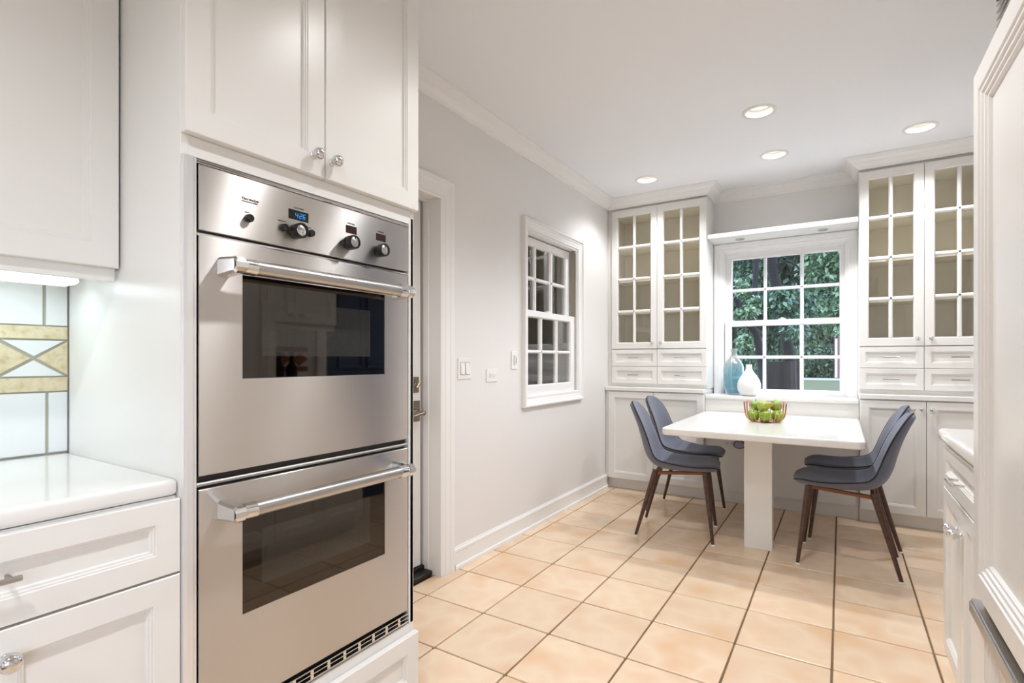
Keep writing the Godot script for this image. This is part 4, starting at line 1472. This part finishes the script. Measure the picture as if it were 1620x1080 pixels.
func outdoors() -> void:
	var g := 0.2
	var s := Shape.new()
	s.box(-40, g - 0.3, -70, 30, g, -5.2)
	struct("lawn", s, M.grass, "mown green lawn seen through the lower right panes", "lawn")
	s = Shape.new()
	s.box(-12, g, -31.0, 10, g + 0.03, -28.6)
	struct("path", s, paint(Color(0.62, 0.64, 0.66), 0.9), "pale paved path in front of the hedge", "path")
	var G := func(r: float, gg: float, b: float) -> Color: return Color(r, gg, b)
	# hedge and far trees
	var h := thing("hedge", "dark clipped hedge beyond the lawn and path", "hedge", Vector3.ZERO)
	var cs := []
	for k in 8: cs.append([-7.6 + k * 0.95, g + 0.85, 33.0 + 0.3 * (k % 2), 0.75, 1.05])
	blob("foliage", 1, cs, 7000, 0.26, Color(0.03, 0.065, 0.03), Color(0.16, 0.29, 0.13), h)
	s = Shape.new()
	s.box(-8.0, g, -33.6, -0.9, g + 1.4, -33.0, 0.2)
	put("hedge_core", s, paint(Color(0.05, 0.075, 0.045), 1.0), h)
	var bank := [[-10.0, 2], [-7.2, 3], [-4.9, 5], [-2.2, 4], [0.6, 6], [3.4, 7]]
	for k in bank.size():
		var x: float = bank[k][0]
		var t := thing("tree", ["dark far tree at the left of the garden view", "dark far tree behind the pale-leaved tree's twigs", "dark far tree behind the big trunk", "dark far tree behind the arching branch", "dark far tree behind the brick house corner", "dark far tree beyond the house roof"][k], "tree", Vector3.ZERO)
		blob("crown", 60 + k, [[x, 4.5, 42.0, 2.4, 4.8], [x + 0.8, 9.0, 42.0, 2.3, 3.6]], 4500, 0.55, Color(0.015, 0.035, 0.02), Color(0.09, 0.16, 0.09), t)
		trunk(t, [[x, g - 0.1, 42.0], [x, 8.0, 42.0]], 0.35, 0.2)
	# brick house corner with its rainwater pipe
	var house := thing("house", "brick house corner with white downpipe beyond the lawn", "house", P(-0.30, g, 31.0))
	s = Shape.new()
	s.box(0, 0, -5, 7, 3.0, 0)
	var hw := put("wall", s, M.brick, house)
	var bm := Shape.new()
	for j in 34:
		for i in 14:
			var bx := -0.0 + i * 0.225 + (0.11 if j % 2 else 0.0)
			bm.box(bx + 0.004, 0.01 + j * 0.075, 0.0, bx + 0.215, 0.075 + j * 0.075, 0.012)
	put("brickwork", bm, paint(Color(0.50, 0.37, 0.335), 0.95), hw).set_meta("kind", "stuff")
	s = Shape.new()
	s.loft([PackedVector3Array([Vector3(-0.4, 3.0, 0.4), Vector3(7.4, 3.0, 0.4), Vector3(7.4, 3.12, 0.4), Vector3(-0.4, 3.12, 0.4)]), PackedVector3Array([Vector3(-0.4, 4.6, -2.6), Vector3(7.4, 4.6, -2.6), Vector3(7.4, 4.72, -2.6), Vector3(-0.4, 4.72, -2.6)])])
	put("roof", s, paint(Color(0.25, 0.24, 0.24), 0.9), house)
	s = Shape.new()
	s.tube(PackedVector3Array([Vector3(0.10, 2.9, 0.06), Vector3(0.10, 0.25, 0.06), Vector3(0.10, 0.08, 0.16)]), 0.05, 10)
	put("downpipe", s, paint(Color(0.78, 0.86, 0.93), 0.5), house)
	# right-hand tree whose leaves fill the right panes
	var t1 := thing("tree", "leafy bright green tree filling the right-hand panes", "tree", Vector3.ZERO)
	blob("crown", 3, [[-0.30, 3.25, 13.5, 0.55, 0.75], [-0.32, 2.10, 13.2, 0.42, 0.55], [0.15, 2.35, 13.4, 0.55, 0.75], [-0.58, 1.75, 13.0, 0.20, 0.28], [0.4, 3.6, 13.6, 0.9, 0.9], [-0.3, 4.3, 13.9, 0.9, 0.7]], 7000, 0.115, Color(0.03, 0.085, 0.045), Color(0.33, 0.52, 0.25), t1)
	trunk(t1, [[0.9, g - 0.1, 13.7], [0.75, 2.0, 13.7], [0.4, 4.0, 13.7]], 0.14, 0.07)
	# middle tree: the big dark trunk and its branch
	var t2 := thing("tree", "big dark-trunked tree with an arching branch in the middle panes", "tree", Vector3.ZERO)
	trunk(t2, [[-0.62, g - 0.1, 10.0], [-0.70, 0.6, 10.0], [-0.75, 1.27, 10.0], [-0.82, 1.76, 10.0], [-0.92, 2.36, 10.0], [-1.0, 2.75, 10.0], [-1.01, 3.4, 10.0], [-1.0, 4.6, 10.0]], 0.10, 0.075)
	trunk(t2, [[-0.99, 2.62, 10.0], [-0.90, 2.80, 10.0], [-0.77, 2.86, 10.0], [-0.65, 2.78, 10.0], [-0.56, 2.66, 10.0]], 0.035, 0.014, "branch")
	trunk(t2, [[-0.96, 2.60, 10.0], [-0.85, 2.71, 9.97], [-0.78, 2.82, 9.95]], 0.014, 0.008, "branch")
	blob("crown", 4, [[-0.96, 2.15, 11.0, 0.30, 0.30], [-0.78, 1.85, 11.2, 0.32, 0.36], [-0.62, 2.25, 11.4, 0.26, 0.34], [-0.95, 1.60, 11.2, 0.22, 0.22], [-0.70, 3.6, 11.0, 0.5, 0.35], [-0.82, 2.15, 9.5, 0.16, 0.26], [-0.68, 1.75, 9.5, 0.16, 0.24]], 4200, 0.095, Color(0.02, 0.06, 0.032), Color(0.19, 0.34, 0.18), t2)
	blob("crown", 8, [[-0.85, 2.45, 14.0, 0.5, 0.55]], 700, 0.14, Color(0.05, 0.09, 0.05), Color(0.30, 0.42, 0.24), t2)
	# left tree with pale drooping leaves
	var t3 := thing("tree", "pale-leaved leaning tree filling the left-hand panes", "tree", Vector3.ZERO)
	trunk(t3, [[-0.96, g - 0.1, 8.6], [-0.99, 0.88, 8.6], [-1.02, 1.26, 8.6], [-1.08, 1.58, 8.6], [-1.20, 1.74, 8.6], [-1.30, 1.92, 8.6], [-1.46, 2.5, 8.6]], 0.065, 0.04)
	trunk(t3, [[-1.22, 1.8, 9.2], [-1.20, 2.3, 9.4], [-1.18, 3.2, 9.6]], 0.05, 0.04)
	trunk(t3, [[-1.33, 2.53, 8.2], [-1.23, 2.43, 8.2], [-1.16, 2.35, 8.2]], 0.006, 0.004, "branch")
	blob("crown", 5, [[-1.25, 2.26, 8.3, 0.10, 0.14], [-1.20, 1.90, 8.4, 0.16, 0.10], [-1.12, 2.02, 8.7, 0.10, 0.16], [-1.27, 1.45, 8.9, 0.16, 0.16]], 900, 0.08, Color(0.06, 0.13, 0.05), Color(0.48, 0.66, 0.34), t3)
	blob("crown", 6, [[-1.45, 2.3, 11.0, 0.45, 0.75], [-1.35, 1.5, 11.2, 0.45, 0.40], [-1.5, 3.3, 11.3, 0.6, 0.5]], 3600, 0.10, Color(0.02, 0.055, 0.03), Color(0.16, 0.28, 0.14), t3)
	# old stump
	var st := thing("tree_stump", "broad dark brown tree stump outside, below the middle panes", "stump", P(-0.62, g, 7.3))
	s = Shape.new()
	var rings := []
	var rng := RandomNumberGenerator.new()
	rng.seed = 12
	var flute := []
	for k in 36: flute.append(rng.randf_range(0.93, 1.07))
	for q in [[0.34, -0.05], [0.27, 0.12], [0.215, 0.35], [0.195, 0.60], [0.185, 0.85], [0.180, 0.955]]:
		var ring := PackedVector3Array()
		for k in 36:
			var a := TAU * k / 36
			var rr: float = q[0] * flute[k] * (1.0 + 0.10 * sin(a * 5.0))
			ring.append(Vector3(cos(a) * rr, q[1], -sin(a) * rr))
		rings.append(ring)
	s.loft(rings)
	put("bark", s, M.mulch, st)
